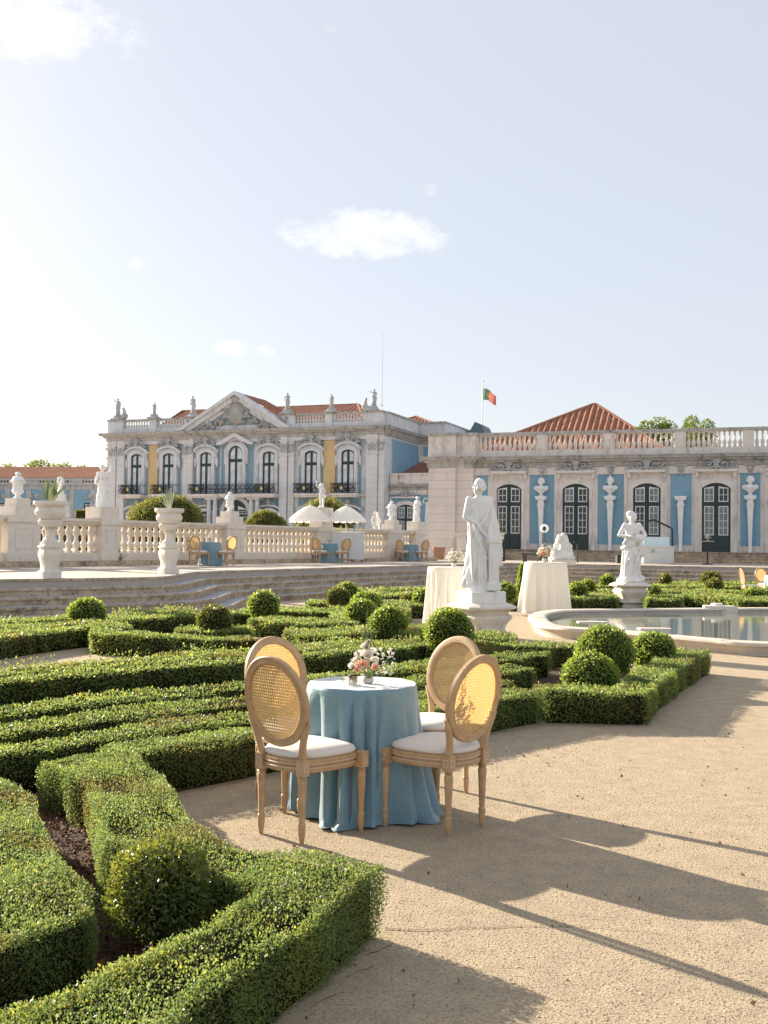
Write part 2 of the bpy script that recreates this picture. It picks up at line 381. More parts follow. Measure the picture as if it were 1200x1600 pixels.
def hedge(poly, label, h=.29, d=None, fluffy=.0, m=None, group=None, tint=None, dens=1.0, name='box_hedge', cat='hedge', gappy=0):
    """clipped box hedge on a plan polygon (world x, y)"""
    poly = [tuple(p)[:2] for p in poly]
    xs = np.array([p[0] for p in poly]); ys = np.array([p[1] for p in poly])
    cx, cy = xs.mean(), ys.mean(); n = len(poly)
    area = .5*sum(poly[i][0]*poly[(i+1) % n][1]-poly[(i+1) % n][0]*poly[i][1] for i in range(n))
    if area < 0: poly = poly[::-1]
    area = abs(area)
    d = d or math.hypot(cx, cy); s = lsize(d); per_m2 = 1.7*dens*DENS/(s*s*.5*.55)*.5
    P = []; Nn = []
    k = int(area*per_m2)+20
    x = rng.uniform(xs.min(), xs.max(), k*4); y = rng.uniform(ys.min(), ys.max(), k*4)
    q = in_poly(x, y, poly); x = x[q][:k]; y = y[q][:k]
    def bumpz(x, y): return .012*np.sin(x*3.1+y*1.7)+.010*np.sin(x*7.3-y*5.1)+.006*np.sin(x*17+y*13)
    z = h-.012+bumpz(x, y)+rng.uniform(-.03, .004, len(x))
    if fluffy:
        tall = rng.random(len(x)) < .22*fluffy*(1+np.sin(x*5+y*3)); z = z+tall*rng.uniform(0, .085, len(x))*fluffy
    P.append(np.c_[x, y, z]); Nn.append(np.tile((0, 0, 1.), (len(x), 1)))
    for i in range(n):
        a = np.array(poly[i]); b = np.array(poly[(i+1) % n]); e = b-a; Lg = np.linalg.norm(e)
        if Lg < 1e-3: continue
        k = int(Lg*h*per_m2*1.35)+4; tt = rng.random(k); zz = rng.random(k)**.85*h
        nn = np.array((e[1], -e[0]))/Lg
        w = .016*np.sin(tt*Lg*4+i)+.013*np.sin(tt*Lg*11+zz*9)-.02*((1-zz/h)**2)-(.03*(zz/h)**10)
        jit = rng.uniform(-.034, .008, k)+w
        P.append(np.c_[a[0]+e[0]*tt+nn[0]*jit, a[1]+e[1]*tt+nn[1]*jit, zz+bumpz(a[0]+e[0]*tt, a[1]+e[1]*tt)*(zz/h)]); Nn.append(np.tile((nn[0], nn[1], .25), (k, 1)))
    P = np.concatenate(P); Nn = np.concatenate(Nn)
    # core: inset polygon, slightly lower
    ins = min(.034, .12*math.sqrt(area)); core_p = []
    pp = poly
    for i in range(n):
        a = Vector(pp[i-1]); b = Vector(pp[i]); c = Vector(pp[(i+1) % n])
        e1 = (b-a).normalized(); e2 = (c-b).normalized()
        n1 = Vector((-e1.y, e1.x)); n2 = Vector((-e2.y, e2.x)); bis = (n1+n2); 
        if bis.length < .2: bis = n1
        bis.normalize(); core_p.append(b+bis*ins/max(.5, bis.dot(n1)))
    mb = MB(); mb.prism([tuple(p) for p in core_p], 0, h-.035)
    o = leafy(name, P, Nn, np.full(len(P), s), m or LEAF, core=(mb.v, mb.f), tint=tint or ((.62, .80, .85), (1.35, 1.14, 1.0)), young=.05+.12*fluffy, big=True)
    tag(o, label, cat, group); return o
def ball(c, r, label, flat=.95, m=None, tint=None, z0=None, d=None, name='box_ball', cat='topiary', group='clipped box balls of the parterre', aspect=.55, smul=1.0, rough=.03, core_r=.9, thick=.10, mult=1.0):
    """clipped ball standing on the ground: c = (x, y), top = z0+..."""
    x, y = c; rz = r*flat; zc = z0 if z0 is not None else rz*.8
    d = d or math.hypot(x, y); s = lsize(d)*smul
    k = int(mult*4*math.pi*r*r*1.9*DENS/(s*s*.5*.55)*.5)+150
    v = rng.normal(size=(k, 3)); v /= np.linalg.norm(v, axis=1)[:, None]
    lump = 1+rough*(np.sin(v[:, 0]*5+x*3)*np.sin(v[:, 1]*4+y)+np.sin(v[:, 2]*6+x*3)+.6*np.sin(v[:, 0]*13+v[:, 1]*11+y))*.9+rng.uniform(-thick, .015, k)+(rng.random(k) < .03)*rng.uniform(0, .13, k)
    P = v*np.array((r, r, rz))*lump[:, None]*.98; P[:, 2] += zc
    keep = P[:, 2] > 0.01; P = P[keep]; v = v[keep]
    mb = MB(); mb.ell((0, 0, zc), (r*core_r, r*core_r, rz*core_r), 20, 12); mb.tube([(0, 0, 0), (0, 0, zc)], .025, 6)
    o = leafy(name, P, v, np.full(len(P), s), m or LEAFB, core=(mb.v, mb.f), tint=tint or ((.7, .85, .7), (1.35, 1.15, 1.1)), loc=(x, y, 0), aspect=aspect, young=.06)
    tag(o, label, cat, group); return o
def tree(name, loc, h, r, label, n=2500, m=None, trunk=.12, clumps=16, leaf=.28, zfrac=.45, group=None, tint=None, sq=1.0):
    root = empty(name, loc, 0, label, 'tree', group)
    mb = MB(); mb.tube([(0, 0, 0), (.05*r, 0, h*.3), (0, .05*r, h*.6), (0, 0, h*.85)], [trunk, trunk*.8, trunk*.5, trunk*.2], 8)
    cs = []
    for i in range(clumps):
        a = rnd.uniform(0, 6.28); rr = r*math.sqrt(rnd.random())*.8; z = h*(zfrac+(1-zfrac)*rnd.random()*(1-.35*(rr/r)))
        cs.append((rr*math.cos(a), rr*math.sin(a), z)); 
        mb.tube([(0, 0, h*.35), (rr*math.cos(a)*.5, rr*math.sin(a)*.5, (z+h*.35)*.52), cs[-1]], [trunk*.4, trunk*.25, trunk*.08], 5)
    mb.build('trunk', BARK, root)
    P = []; Nn = []
    for c in cs:
        k = n//clumps; v = rng.normal(size=(k, 3)); v /= np.linalg.norm(v, axis=1)[:, None]
        q = r*rnd.uniform(.26, .42); rad = q*rng.uniform(.45, 1.05, k)**.6
        P.append(np.array(c)+v*rad[:, None]*np.array((1, 1, .8))); Nn.append(v)
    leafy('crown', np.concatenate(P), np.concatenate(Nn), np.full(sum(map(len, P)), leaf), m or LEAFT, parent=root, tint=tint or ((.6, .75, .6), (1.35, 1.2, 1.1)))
    return root

# ------------------------------------------------------------------ statues: voxel-joined figures
def remesh(mb, name, m, voxel, parent=None, sm=2, disp=None):
    o = mb.build(name, m, parent, smooth=0)
    r_ = o.modifiers.new('r', 'REMESH'); r_.mode = 'VOXEL'; r_.voxel_size = voxel; r_.use_smooth_shade = True
    if sm:
        q = o.modifiers.new('s', 'SMOOTH'); q.iterations = sm; q.factor = .5
    dg = bpy.context.evaluated_depsgraph_get(); dg.update()
    me = bpy.data.meshes.new_from_object(o.evaluated_get(dg)); o.modifiers.clear()
    old = o.data; o.data = me; me.name = name; bpy.data.meshes.remove(old)
    me.polygons.foreach_set('use_smooth', [True]*len(me.polygons)); me.update()
    return o
def limb(mb, pts, rad, seg=10):
    """tapered capsule chain"""
    P = []; Rr = []
    for i in range(len(pts)-1):
        a, b = Vector(pts[i]), Vector(pts[i+1])
        for t in (0, .25, .5, .75): P.append(a.lerp(b, t)); Rr.append(rad[i]*(1-t)+rad[i+1]*t)
    P.append(Vector(pts[-1])); Rr.append(rad[-1])
    mb.tube(P, Rr, seg)
    for p, r in ((P[0], Rr[0]), (P[-1], Rr[-1])): mb.ell(p, r, seg, 6)
def drape(mb, rings, seg=64, folds=9, amp=.12, seed=0, hem=None, twist=0):
    """rings: (z, cx, cy, rx, ry) bottom to top, closed"""
    rr = random.Random(seed); ph = [rr.uniform(0, 6.28) for _ in range(4)]
    vs = []; fs = []; n = len(rings)
    for i, (z, cx, cy, rx, ry) in enumerate(rings):
        u = i/(n-1); A = amp*(1-u*.55)
        for j in range(seg):
            a = 2*math.pi*j/seg; b = a+twist*z
            f = (1-abs(math.sin(folds*.5*b+ph[0])))*1.0+.45*math.sin((folds+4)*b+ph[1]+3*z)+.5*math.sin(3*b+ph[2]+2*z)
            q = 1+A*(f-.4)
            vs.append((cx+rx*q*math.cos(a), cy+ry*q*math.sin(a), z))
    for i in range(n-1):
        for j in range(seg): fs.append((i*seg+j, i*seg+(j+1) % seg, (i+1)*seg+(j+1) % seg, (i+1)*seg+j))
    fs.append(tuple(range(seg-1, -1, -1))); fs.append(tuple((n-1)*seg+j for j in range(seg)))
    mb.add(vs, fs)
def head(mb, c, h, look=(0, -1), hair=True):
    """head of height h at centre c facing look"""
    l = Vector((look[0], look[1], 0)).normalized(); s = Vector((-l.y, l.x, 0)); c = Vector(c)
    mb.ell(c, (h*.36, h*.40, h*.5), 14, 10, rz=math.atan2(l.y, l.x)+math.pi/2)
    mb.ell(c+l*h*.14-Vector((0, 0, h*.24)), (h*.24, h*.24, h*.26), 12, 8)
    mb.tube([c+l*h*.34+Vector((0, 0, h*.06)), c+l*h*.46-Vector((0, 0, h*.10))], [h*.05, h*.085], 6)      # nose
    mb.ell(c+l*h*.33-Vector((0, 0, h*.24)), (h*.11, h*.11, h*.045), 8, 6)                                 # mouth
    mb.ell(c+l*h*.27-Vector((0, 0, h*.40)), h*.10, 8, 6)                                                  # chin
    for sg in (-1, 1):
        mb.ell(c+l*h*.33+s*sg*h*.15+Vector((0, 0, h*.10)), (h*.09, h*.09, h*.04), 8, 6)                   # brow
        mb.ell(c+s*sg*h*.37-Vector((0, 0, h*.04)), (h*.06, h*.06, h*.10), 8, 6)                           # ear
    if hair:
        for i in range(46):
            a = i*2.399; z = 1-i/40*1.25; r = math.sqrt(max(0, 1-z*z))
            p = Vector((r*math.cos(a)*h*.40, r*math.sin(a)*h*.40, z*h*.46))
            if p.dot(l) > h*.20 and z < .62: continue
            mb.ell(c-l*h*.05+p, h*rnd.uniform(.10, .15), 7, 5)
def hand(mb, p, d, r):
    """small open hand with five fingers"""
    p = Vector(p); d = Vector(d).normalized(); s = d.cross(Vector((0, 0, 1)));
    if s.length < .1: s = Vector((1, 0, 0))
    s.normalize()
    limb(mb, [p, p+d*r*1.6], [r*.9, r*.95], 8)
    for k, ln in zip((-1.5, -.5, .5, 1.5), (1.6, 2.0, 1.9, 1.5)):
        q = p+d*r*1.6+s*k*r*.5
        limb(mb, [q, q+d*r*ln*.6, q+(d*.8-Vector((0, 0, .5)))*r*ln], [r*.3, r*.28, r*.22], 6)
    limb(mb, [p+s*r*.8, p+s*r*1.5+d*r*1.0, p+s*r*1.4+d*r*1.9], [r*.35, r*.3, r*.25], 6)
def figure(name, h, parent, look=(0, -1), arms=None, dress='full', vox=None, m=None, seed=0, lean=0, wings=False, hair=True, child=False, twist=1.2, extra=None):
    """human figure of height h with contrapposto; arms = ((elbow),(hand)) x 2 in units of h, relative to the shoulders"""
    mb = MB(); H = h
    def P(x, y, z): return (x*H, y*H, z*H)
    hh = .145 if not child else .19
    sx = .105 if not child else .085
    hip = P(.015+lean*.3, 0, .53); ch = P(lean*.6, 0, .70); nk = P(lean, 0, .84); hd = P(lean, -.01, .985-hh/2)
    limb(mb, [P(-.045, 0, .52), P(-.05, -.03, .28), P(-.055, 0, .03)], [.062*H, .045*H, .026*H])
    limb(mb, [P(.06, 0, .52), P(.075, -.07, .29), P(.065, .0, .03)], [.062*H, .044*H, .026*H])
    for x in (-.055, .065): limb(mb, [P(x, .01, .022), P(x*1.2, -.075, .014)], [.026*H, .02*H])
    mb.ell(hip, (.088*H, .07*H, .075*H)); mb.ell(P(lean*.45, 0, .62), (.07*H, .055*H, .08*H)); mb.ell(ch, (.088*H, .062*H, .09*H)); mb.ell(P(lean*.9, 0, .775), (.098*H, .052*H, .05*H))
    limb(mb, [nk, (hd[0], hd[1], hd[2]-hh*H*.2)], [.036*H, .032*H]); head(mb, hd, hh*H, look, hair)
    arms = arms or (((-.06, .02, -.16), (-.02, -.06, -.28)), ((.07, .02, -.16), (.02, -.10, -.20)))
    for sg, (el, hn) in zip((-1, 1), arms):
        sh = Vector(P(sg*sx+lean, 0, .795)); e = sh+Vector(el)*H; w = sh+Vector(hn)*H
        limb(mb, [sh, e, w], [.036*H, .029*H, .02*H]); hand(mb, w, w-e, .02*H)
    if dress in ('full', 'waist'):
        top = .80 if dress == 'full' else .60
        zs = [.0, .015, .06, .15, .25, .35, .45, .52, .58, .62] + ([.68, .74, .79, .815] if dress == 'full' else [])
        base = [(.15, .13), (.155, .135), (.145, .125), (.135, .115), (.128, .105), (.12, .10), (.115, .092), (.112, .088), (.098, .078), (.088, .07), (.10, .074), (.112, .076), (.112, .066), (.06, .045)]
        rings = [(z*H, (lean*z+.01*math.sin(z*9+seed))*H, 0, b[0]*H, b[1]*H) for z, b in zip(zs, base)]
        drape(mb, rings, folds=9, amp=.17, seed=seed, twist=twist/H)
        # rolled mantle round the hips and over a shoulder
        pts = [Vector(P(.125*math.cos(a), .10*math.sin(a), .52+.07*math.sin(a+seed))) for a in [i*2*math.pi/20 for i in range(20)]]
        mb.tube(pts, [.022*H*(1+.3*math.sin(i*2.1)) for i in range(20)], 8, closed=True)
        mb.tube([Vector(P(-.12, -.04, .50)), Vector(P(-.04, -.095, .62)), Vector(P(.06, -.075, .75)), Vector(P(.11, 0, .81)), Vector(P(.08, .07, .74)), Vector(P(-.02, .10, .6)), Vector(P(-.08, .11, .3)), Vector(P(-.09, .12, .08))], [.02*H, .026*H, .026*H, .022*H, .026*H, .03*H, .034*H, .02*H], 8)
        mb.tube([Vector(P(.13, .02, .54)), Vector(P(.15, .0, .40)), Vector(P(.145, -.02, .24))], [.02*H, .03*H, .012*H], 8)
    else:
        mb.tube([Vector(P(-.11, 0, .56)), Vector(P(0, -.075, .52)), Vector(P(.11, 0, .56)), Vector(P(.0, .09, .52)), Vector(P(-.10, .03, .57))], .03*H, 8)
        mb.tube([Vector(P(.09, .07, .70)), Vector(P(.10, .09, .4)), Vector(P(.08, .09, .03))], [.03*H, .045*H, .05*H], 8)
    if extra: extra(mb, H, P)
    mb.lathe([(.13*H, -.045*H), (.155*H, -.04*H), (.15*H, 0), (.10*H, .012*H)], seg=16)
    return remesh(mb, name, m or MARB, vox or h/130, parent, sm=2)
# ------------------------------------------------------------------ ground, steps, terrace
T_Z = .79
mb = MB(); mb.add([(-900, -60, 0), (900, -60, 0), (900, 1500, 0), (-900, 1500, 0)], [(0, 1, 2, 3)])
struct(mb.build('ground', GRAVEL, smooth=0))
FA = R(-19.0); FO = Vector((17.3, 55.0, 0))
def fdir(a): return Vector((math.cos(a), math.sin(a), 0)), Vector((-math.sin(a), math.cos(a), 0))
fx, fy = fdir(FA)
# terrace edge polyline (top step), left part then right part parallel to the garden wing
E0 = [G(-420, 915, T_Z), G(0, 905.5, T_Z), G(150, 903.5, T_Z), G(235, 902, T_Z), G(262, 900.5, T_Z), G(285, 896.5, T_Z), G(305, 893.5, T_Z), G(340, 892.3, T_Z), G(420, 890, T_Z), G(520, 887, T_Z), G(667, 883, T_Z)]
E0 = [Vector((p.x, p.y)) for p in E0]
rp = Vector((13.3, 44.0)); f2 = Vector((fx.x, fx.y)); e2 = (E0[-1]-E0[-2]).normalized()
A_ = Matrix(((e2.x, -f2.x), (e2.y, -f2.y))); ts = A_.inverted() @ (rp-E0[-1]); corner = E0[-1]+e2*ts[0]
EDGE = E0+[corner, rp+f2*45]
# smooth the wiggle
def offset(poly, d):
    out = []
    for i, p in enumerate(poly):
        a = (p-poly[i-1]).normalized() if i else None; b = (poly[i+1]-p).normalized() if i < len(poly)-1 else None
        a = a or b; b = b or a
        n1 = Vector((a.y, -a.x)); n2 = Vector((b.y, -b.x)); m = (n1+n2).normalized(); out.append(p+m*d/max(.4, m.dot(n1)))
    return out
back = [Vector((120, 40)), Vector((120, 260)), Vector((-160, 260)), Vector((-160, 0))]
mb = MB(); mb.prism([tuple(p) for p in EDGE]+[tuple(p) for p in back], -.2, T_Z)
struct(mb.build('terrace', PAVE, smooth=0))
for i in range(5):
    o1 = offset(EDGE, .34*i-.02); o2 = offset(EDGE, .34*(i+1)+.0)
    z1 = T_Z+.006 if i == 0 else T_Z-.158*i
    mb = MB(); n = len(EDGE)
    w = .36
    inn = offset(EDGE, .34*i-w); out = offset(EDGE, .34*i+.02 if i else .02)
    # nosing slab
    vs = []; fs = []
    for p in inn: vs += [(p.x, p.y, z1-.05), (p.x, p.y, z1)]
    b = len(vs)
    for p in out: vs += [(p.x, p.y, z1-.05), (p.x, p.y, z1)]
    for k in range(n-1):
        a = 2*k; c = b+2*k
        fs += [(a+1, c+1, c+3, a+3), (c+1, c, c+2, c+3), (c, a, a+2, c+2)]
    mb.add(vs, fs)
    r0 = offset(EDGE, .34*i-.012-.0*i)
    vs = []; fs = []
    for p in r0: vs += [(p.x, p.y, -.1), (p.x, p.y, z1-.05)]
    for k in range(n-1): fs.append((2*k, 2*k+2, 2*k+3, 2*k+1))
    mb.add(vs, fs)
    mb.m = [1 if k < n-1 and False else (1 if (k < 3*(n-1) and k % 3 == 0) else 0) for k in range(len(mb.f))]
    struct(mb.build('terrace_step', [STEP, TREAD], smooth=20))
# ------------------------------------------------------------------ garden wing (right)
def uv(O, ax, ay, px, py, v=0.0):
    """hit of the pixel ray with the facade plane -> (u, z)"""
    d = ray(px, py); o = Vector((O.x, O.y, 0))+ay*v
    t = (o.x*ay.x+o.y*ay.y)/(d.x*ay.x+d.y*ay.y)
    p = Vector((d.x*t, d.y*t, EYE+d.z*t)); return ((p.x-O.x)*ax.x+(p.y-O.y)*ax.y, p.z)
def Ur(px, py=800, v=0): return uv(FO, fx, fy, px, py, v)[0]
def Zr(px, py, v=0): return uv(FO, fx, fy, px, py, v)[1]
SILL = 1.36
def baluster_mesh(h, r, seg=10, sq=None):
    mb = MB(); mb.lathe([(r*.95, 0), (r*.95, h*.07), (r*.6, h*.10), (r*.75, h*.16), (r*1.05, h*.30), (r*.85, h*.44), (r*.42, h*.52), (r*.42, h*.56), (r*.62, h*.60), (r*.42, h*.64), (r*.5, h*.72), (r*.62, h*.82), (r*.5, h*.90), (r*.9, h*.93), (r*.9, h)], seg=seg)
    return mb
def double_baluster(h, r, seg=10):
    mb = MB(); mb.lathe([(r*.95, 0), (r*.95, h*.06), (r*.5, h*.09), (r*.6, h*.14), (r*1.02, h*.27), (r*.8, h*.36), (r*.4, h*.47), (r*.62, h*.5), (r*.4, h*.53), (r*.8, h*.64), (r*1.02, h*.73), (r*.6, h*.86), (r*.5, h*.91), (r*.95, h*.94), (r*.95, h)], seg=seg)
    return mb
def scrolls(mb, c, s, seed=0, wide=1.0):
    """rocaille ornament: shell, volutes, leaves, built in relief around c=(x,y,z), half width about s"""
    rr = random.Random(seed); x, y, z = c
    for k in range(7):
        a = R(30+20*k); mb.tube([(x, y-.02, z), (x+.16*s*math.cos(a), y-.10*s, z+.28*s*math.sin(a)+.05*s), (x+.26*s*math.cos(a), y-.03*s, z+.50*s*math.sin(a)+.05*s)], [.03*s, .055*s, .045*s], 6)
    mb.ell((x, y-.05*s, z+.02*s), (.17*s, .10*s, .2*s), 10, 8); mb.ell((x, y-.12*s, z+.08*s), (.08*s, .08*s, .11*s), 8, 6); mb.ell((x, y-.04*s, z+.62*s), (.07*s, .07*s, .10*s), 8, 6)
    for sg in (-1, 1):
        for (cx, cz, r, t0) in ((.42, .06, .19, 0), (.72*wide, -.06, .13, 1), (.25, .34, .10, 2)):
            pts = []
            for i in range(15):
                a = t0+i*.55; q = r*(1-i/17); pts.append((x+sg*(cx+q*math.cos(a))*s, y-.05*s, z+(cz+q*math.sin(a))*s))
            mb.tube(pts, [.05*s*(1-i/22) for i in range(15)], 6)
        mb.tube([(x+sg*.1*s, y-.05*s, z-.05*s), (x+sg*.45*s, y-.08*s, z-.16*s), (x+sg*.75*wide*s, y-.05*s, z-.17*s), (x+sg*1.0*wide*s, y-.03*s, z-.10*s)], [.07*s, .06*s, .05*s, .02*s], 6)
        for i in range(8):
            mb.ell((x+sg*rr.uniform(.2, .9)*s*wide, y-.05*s, z+rr.uniform(-.15, .22)*s), (rr.uniform(.05, .1)*s, .05*s, rr.uniform(.03, .07)*s), 7, 5, M=Matrix.Rotation(rr.uniform(-1, 1), 3, 'Y'))
def arch_poly(u, w, z0, z1, rise, n=10):
    """opening with a segmental top: side height z1-rise, crown z1"""
    pts = [(u-w/2, z0), (u+w/2, z0)]
    if rise <= 0: return pts+[(u+w/2, z1), (u-w/2, z1)]
    Rr = (w*w/4+rise*rise)/(2*rise) if rise < w/2-.001 else w/2
    for i in range(n+1):
        x = w/2-w*i/n; dz = math.sqrt(max(0, Rr*Rr-x*x))-(Rr-rise); pts.append((u+x, z1-rise+dz))
    return pts
def archz(x, w, z1, rise):
    Rr = (w*w/4+rise*rise)/(2*rise); return z1-rise+math.sqrt(max(0, Rr*Rr-x*x))-(Rr-rise)
def strip_band(mb, u, w, z0, z1, rise, t, y0, y1, n=10, foot=True):
    """architrave band of thickness t around an arched opening"""
    inn = arch_poly(u, w, z0, z1, rise, n)[2:]; out = arch_poly(u, w+2*t, z0, z1+t, rise*(1+t/w), n)[2:]
    vs = []; fs = []
    seq_i = [(u+w/2, z0)]+inn+[(u-w/2, z0)]; seq_o = [(u+w/2+t, z0)]+out+[(u-w/2-t, z0)]
    for a, b in zip(seq_i, seq_o): vs += [(a[0], y0, a[1]), (b[0], y0, b[1]), (a[0], y1, a[1]), (b[0], y1, b[1])]
    for i in range(len(seq_i)-1):
        q = 4*i
        fs += [(q, q+4, q+5, q+1), (q+2, q+3, q+7, q+6), (q, q+2, q+6, q+4), (q+1, q+5, q+7, q+3)]
    mb.add(vs, fs)
def french_door(par, u, z0, z1, w, rise, y=-.0, panes=(2, 4), upper=True, split=.70, glasses=(GLASSD, GLASSM), surround=.28, rows_up=2):
    d = empty('door', (u, y, z0)); d.parent = par
    H = z1-z0; pan = .24*H
    mb = MB(); mb.vprism(arch_poly(0, w, 0, H, rise), -.01, .06); mb.box(-.035, .035, -.05, -.012, 0, H*.97)
    mb.box(-w/2, w/2, -.04, -.012, H*split-.09, H*split+.03)
    for sg in (-1, 1): mb.box(sg*w*.25-w*.17, sg*w*.25+w*.17, -.035, -.012, .12, pan-.13)
    mb.build('leaf', GREEN, d, 0)
    for sg in (-1, 1):
        for lvl, (a, b, nr) in enumerate(((pan, H*split-.13, panes[1]), (H*split+.09, H-rise*.75-.05, rows_up))):
            cx = sg*w*.25; hw = w*.17
            fr = MB()
            for x0, x1 in ((cx-hw, cx-hw+.045), (cx+hw-.045, cx+hw)): fr.box(x0, x1, -.045, -.014, a, b)
            fr.box(cx-hw+.046, cx+hw-.046, -.045, -.014, a, a+.05); 
            if lvl: fr.vprism([(cx-hw, b-.05+.02), (cx+hw, b-.03), (cx+hw, (b+rise*.28) if sg < 0 else b+.0), (cx-hw, b if sg < 0 else b+rise*.28)], -.046, -.013)
            else: fr.box(cx-hw+.046, cx+hw-.046, -.045, -.014, b-.05, b)
            fr.box(cx-.014, cx+.014, -.04, -.016, a+.05, b-.04)
            for k in range(1, nr): zz = a+(b-a)*k/nr; fr.box(cx-hw+.046, cx+hw-.046, -.038, -.017, zz-.014, zz+.014)
            f = fr.build('window_frame', WPAINT, d, 0)
            g = MB(); g.box(cx-hw+.02, cx+hw-.02, -.025, -.012, a+.02, b-.02); g.build('glass', glasses[(lvl+(sg > 0)+rnd.randint(0, 1)) % len(glasses)], f, 0)
    return d
RW = empty('garden_wing', FO, FA, 'single storey blue and stone palace wing with tall green doors, on the right', 'building')
zc = Zr(1100, 709.2); zt = Zr(1100, 669.5)+.02; CB = .30
uL = Ur(668); uP1 = Ur(715); uP2 = Ur(741); uR = Ur(1200)+26
mb = MB(); mb.box(uL+.35, uR, .05, 14, T_Z-.1, zc-.02)
wall = mb.build('wall', TRIM, RW, 0)
# blue panels between the doors
zp1 = Zr(1160, 731); zp0 = Zr(1160, 853)
doors = [(776, 814), (879.5, 920), (989, 1032.3), (1096.5, 1141.5), (1207, 1253)]
ctr = [((a+b)/2) for a, b in doors]
ud = [Ur(c, 810) for c in ctr]; step_u = (ud[4]-ud[0])/4; ud += [ud[4]+step_u*k for k in (1, 2, 3)]
panels = [(744.5, 761.5), (828, 865), (934.3, 974), (1047.2, 1080.5), (1156.5, 1188)]
pc = []
for a, b in panels:
    x0, x1 = Ur(a), Ur(b); mb = MB(); mb.box(x0, x1, .03, .08, zp0, zp1); mb.build('blue_panel', BLUE, RW, 0); pc.append((x0+x1)/2)
for k in range(3):
    x = ud[4+k]+step_u/2; mb = MB(); mb.box(x-.55, x+.55, .03, .08, zp0, zp1); mb.build('blue_panel', BLUE, RW, 0); pc.append(x)
zd1 = Zr(1118, 754.5); dw = Ur(1141.5)-Ur(1096.5)
for i, u in enumerate(ud):
    w = dw*1.0; rise = .28
    d = french_door(RW, u, SILL, zd1, w, rise, y=.04, glasses=(GLASSD, GLASSM) if i != 0 else (GLASSD, GLASSD))
    mb = MB(); strip_band(mb, u, w, SILL, zd1, rise, .16, -.09, .045); strip_band(mb, u, w+.32, SILL, zd1+.16, rise*1.15, .13, -.04, .046)
    zcor = zd1+.72
    mb.vprism([(u-.95, zcor-.14), (u+.95, zcor-.14), (u+1.08, zcor-.04), (u+1.08, zcor), (u-1.08, zcor), (u-1.08, zcor-.04)], -.26, .04)
    for sg in (-1, 1): mb.box(u+sg*.95-.09, u+sg*.95+.09, -.16, .043, SILL, SILL+.55); mb.ell((u+sg*.93, -.08, zcor-.30), (.10, .12, .2), 10, 8)
    mb.build('door_surround', TRIM, RW, 30)
    mb = MB(); scrolls(mb, (u, -.16, zcor+.17), .92, seed=i, wide=1.25); mb.build('door_ornament', GREYSTONE, RW, 60)
    # plain frieze stones above
# thin pilaster strips at panel sides
mb = MB()
for x in pc:
    for sg in (-1, 1): mb.box(x+sg*.78-.09, x+sg*.78+.09, -.02, .048, SILL+.01, zp1+.12)
mb.build('pilaster', TRIM, RW, 0)
# plinth, pier and cornices
mb = MB(); mb.box(uL+.2, uP1, -.55, 8, T_Z-.1, zc-.05); mb.box(uP1+.003, uP2, -.32, 8, T_Z-.1, zc-.053)
pier = mb.build('corner_pier', ASHLAR, RW, 0)
mb = MB(); mb.box(uL+.05, uP1+.08, -.70, 8, T_Z, SILL-.15); mb.build('pier_base', TRIM, RW, 0)
def cornice(par, x0, x1, y, z, deep=.42, tall=.55, ret0=0, ret1=0, m=CORN, name='cornice', m2=TRIM):
    """classical cornice profile swept along x, front at y"""
    pr = [(0, -tall), (-.06, -tall), (-.08, -tall*.62), (-deep*.45, -tall*.5), (-deep*.5, -tall*.34), (-deep*.85, -tall*.3), (-deep*.9, -tall*.14), (-deep, -tall*.08), (-deep, 0), (.0, .03)]
    mb = MB(); vs = []; n = len(pr)
    for x, rt in ((x0, -ret0), (x1, ret1)):
        for (a, b) in pr: vs.append((x+rt*(-a), y+a, z+b))
    fs = [(i, i+1, n+i+1, n+i) for i in range(n-1)]+[tuple(range(n-1, -1, -1)), tuple(range(n, 2*n))]
    mb.add(vs, fs); return mb.build(name, m, par, 0)
cornice(RW, uP2+.02, uR, .04, zc, .55, .6)
cornice(RW, uL+.2, uP1, -.56, zc, .45, .6, 1, 1); cornice(RW, uP1+.47, uP2, -.33, zc+.004, .45, .6, 0, 1)
mb = MB(); mb.box(uP2, uR, -.05, .045, zc-1.02, zc-.62); mb.build('frieze', TRIM, RW, 0)
# attic parapet
zpar0 = zc+.02; zrail = zt-.16; zbal0 = Zr(1100, 699); 
mb = MB(); mb.box(uL+.15, uP1, -.52, .3, zc+.02, zt-.14); mb.box(uP1+.003, uP2+.15, -.30, .3, zc+.02, zt-.143)
mb.box(uP2+.15, uR, -.02, .34, zc+.02, zbal0)
mb.build('parapet', TRIM, RW, 0)
peds = [(836, 857), (942, 961), (1054, 1072), (1160, 1179)]
pu = [((Ur(a, 690)+Ur(b, 690))/2) for a, b in peds]
pu += [pu[-1]+step_u*k for k in (1, 2, 3)]
for x in pu: mb = MB(); mb.box(x-.28, x+.28, -.08, .40, zc+.03, zt-.145); mb.box(x-.20, x+.20, -.11, -.081, zbal0+.06, zt-.3); mb.build('parapet_pedestal', TRIM, RW, 0)
mb = MB(); mb.box(uL+.05, uP1+.1, -.62, .44, zt-.139, zt+.01); mb.box(uP1+.103, uP2+.25, -.40, .44, zt-.142, zt+.005); mb.box(uP2+.253, uR, -.12, .44, zt-.15, zt); mb.build('coping', CORN, RW, 0)
edges = [uP2+.15]+[v for x in pu for v in (x-.28, x+.28)]
bm_ = baluster_mesh(zt-.15-zbal0, .105).build('baluster', TRIM, RW, 40); first = True
for k in range(0, 10, 2):
    a, b = edges[k], edges[k+1]; n = 11 if k else 12
    for i in range(n):
        x = a+(b-a)*(i+.5)/n
        if first: bm_.location = (x, .16, zbal0); first = False
        else: inst(bm_, RW, (x, .16, zbal0))
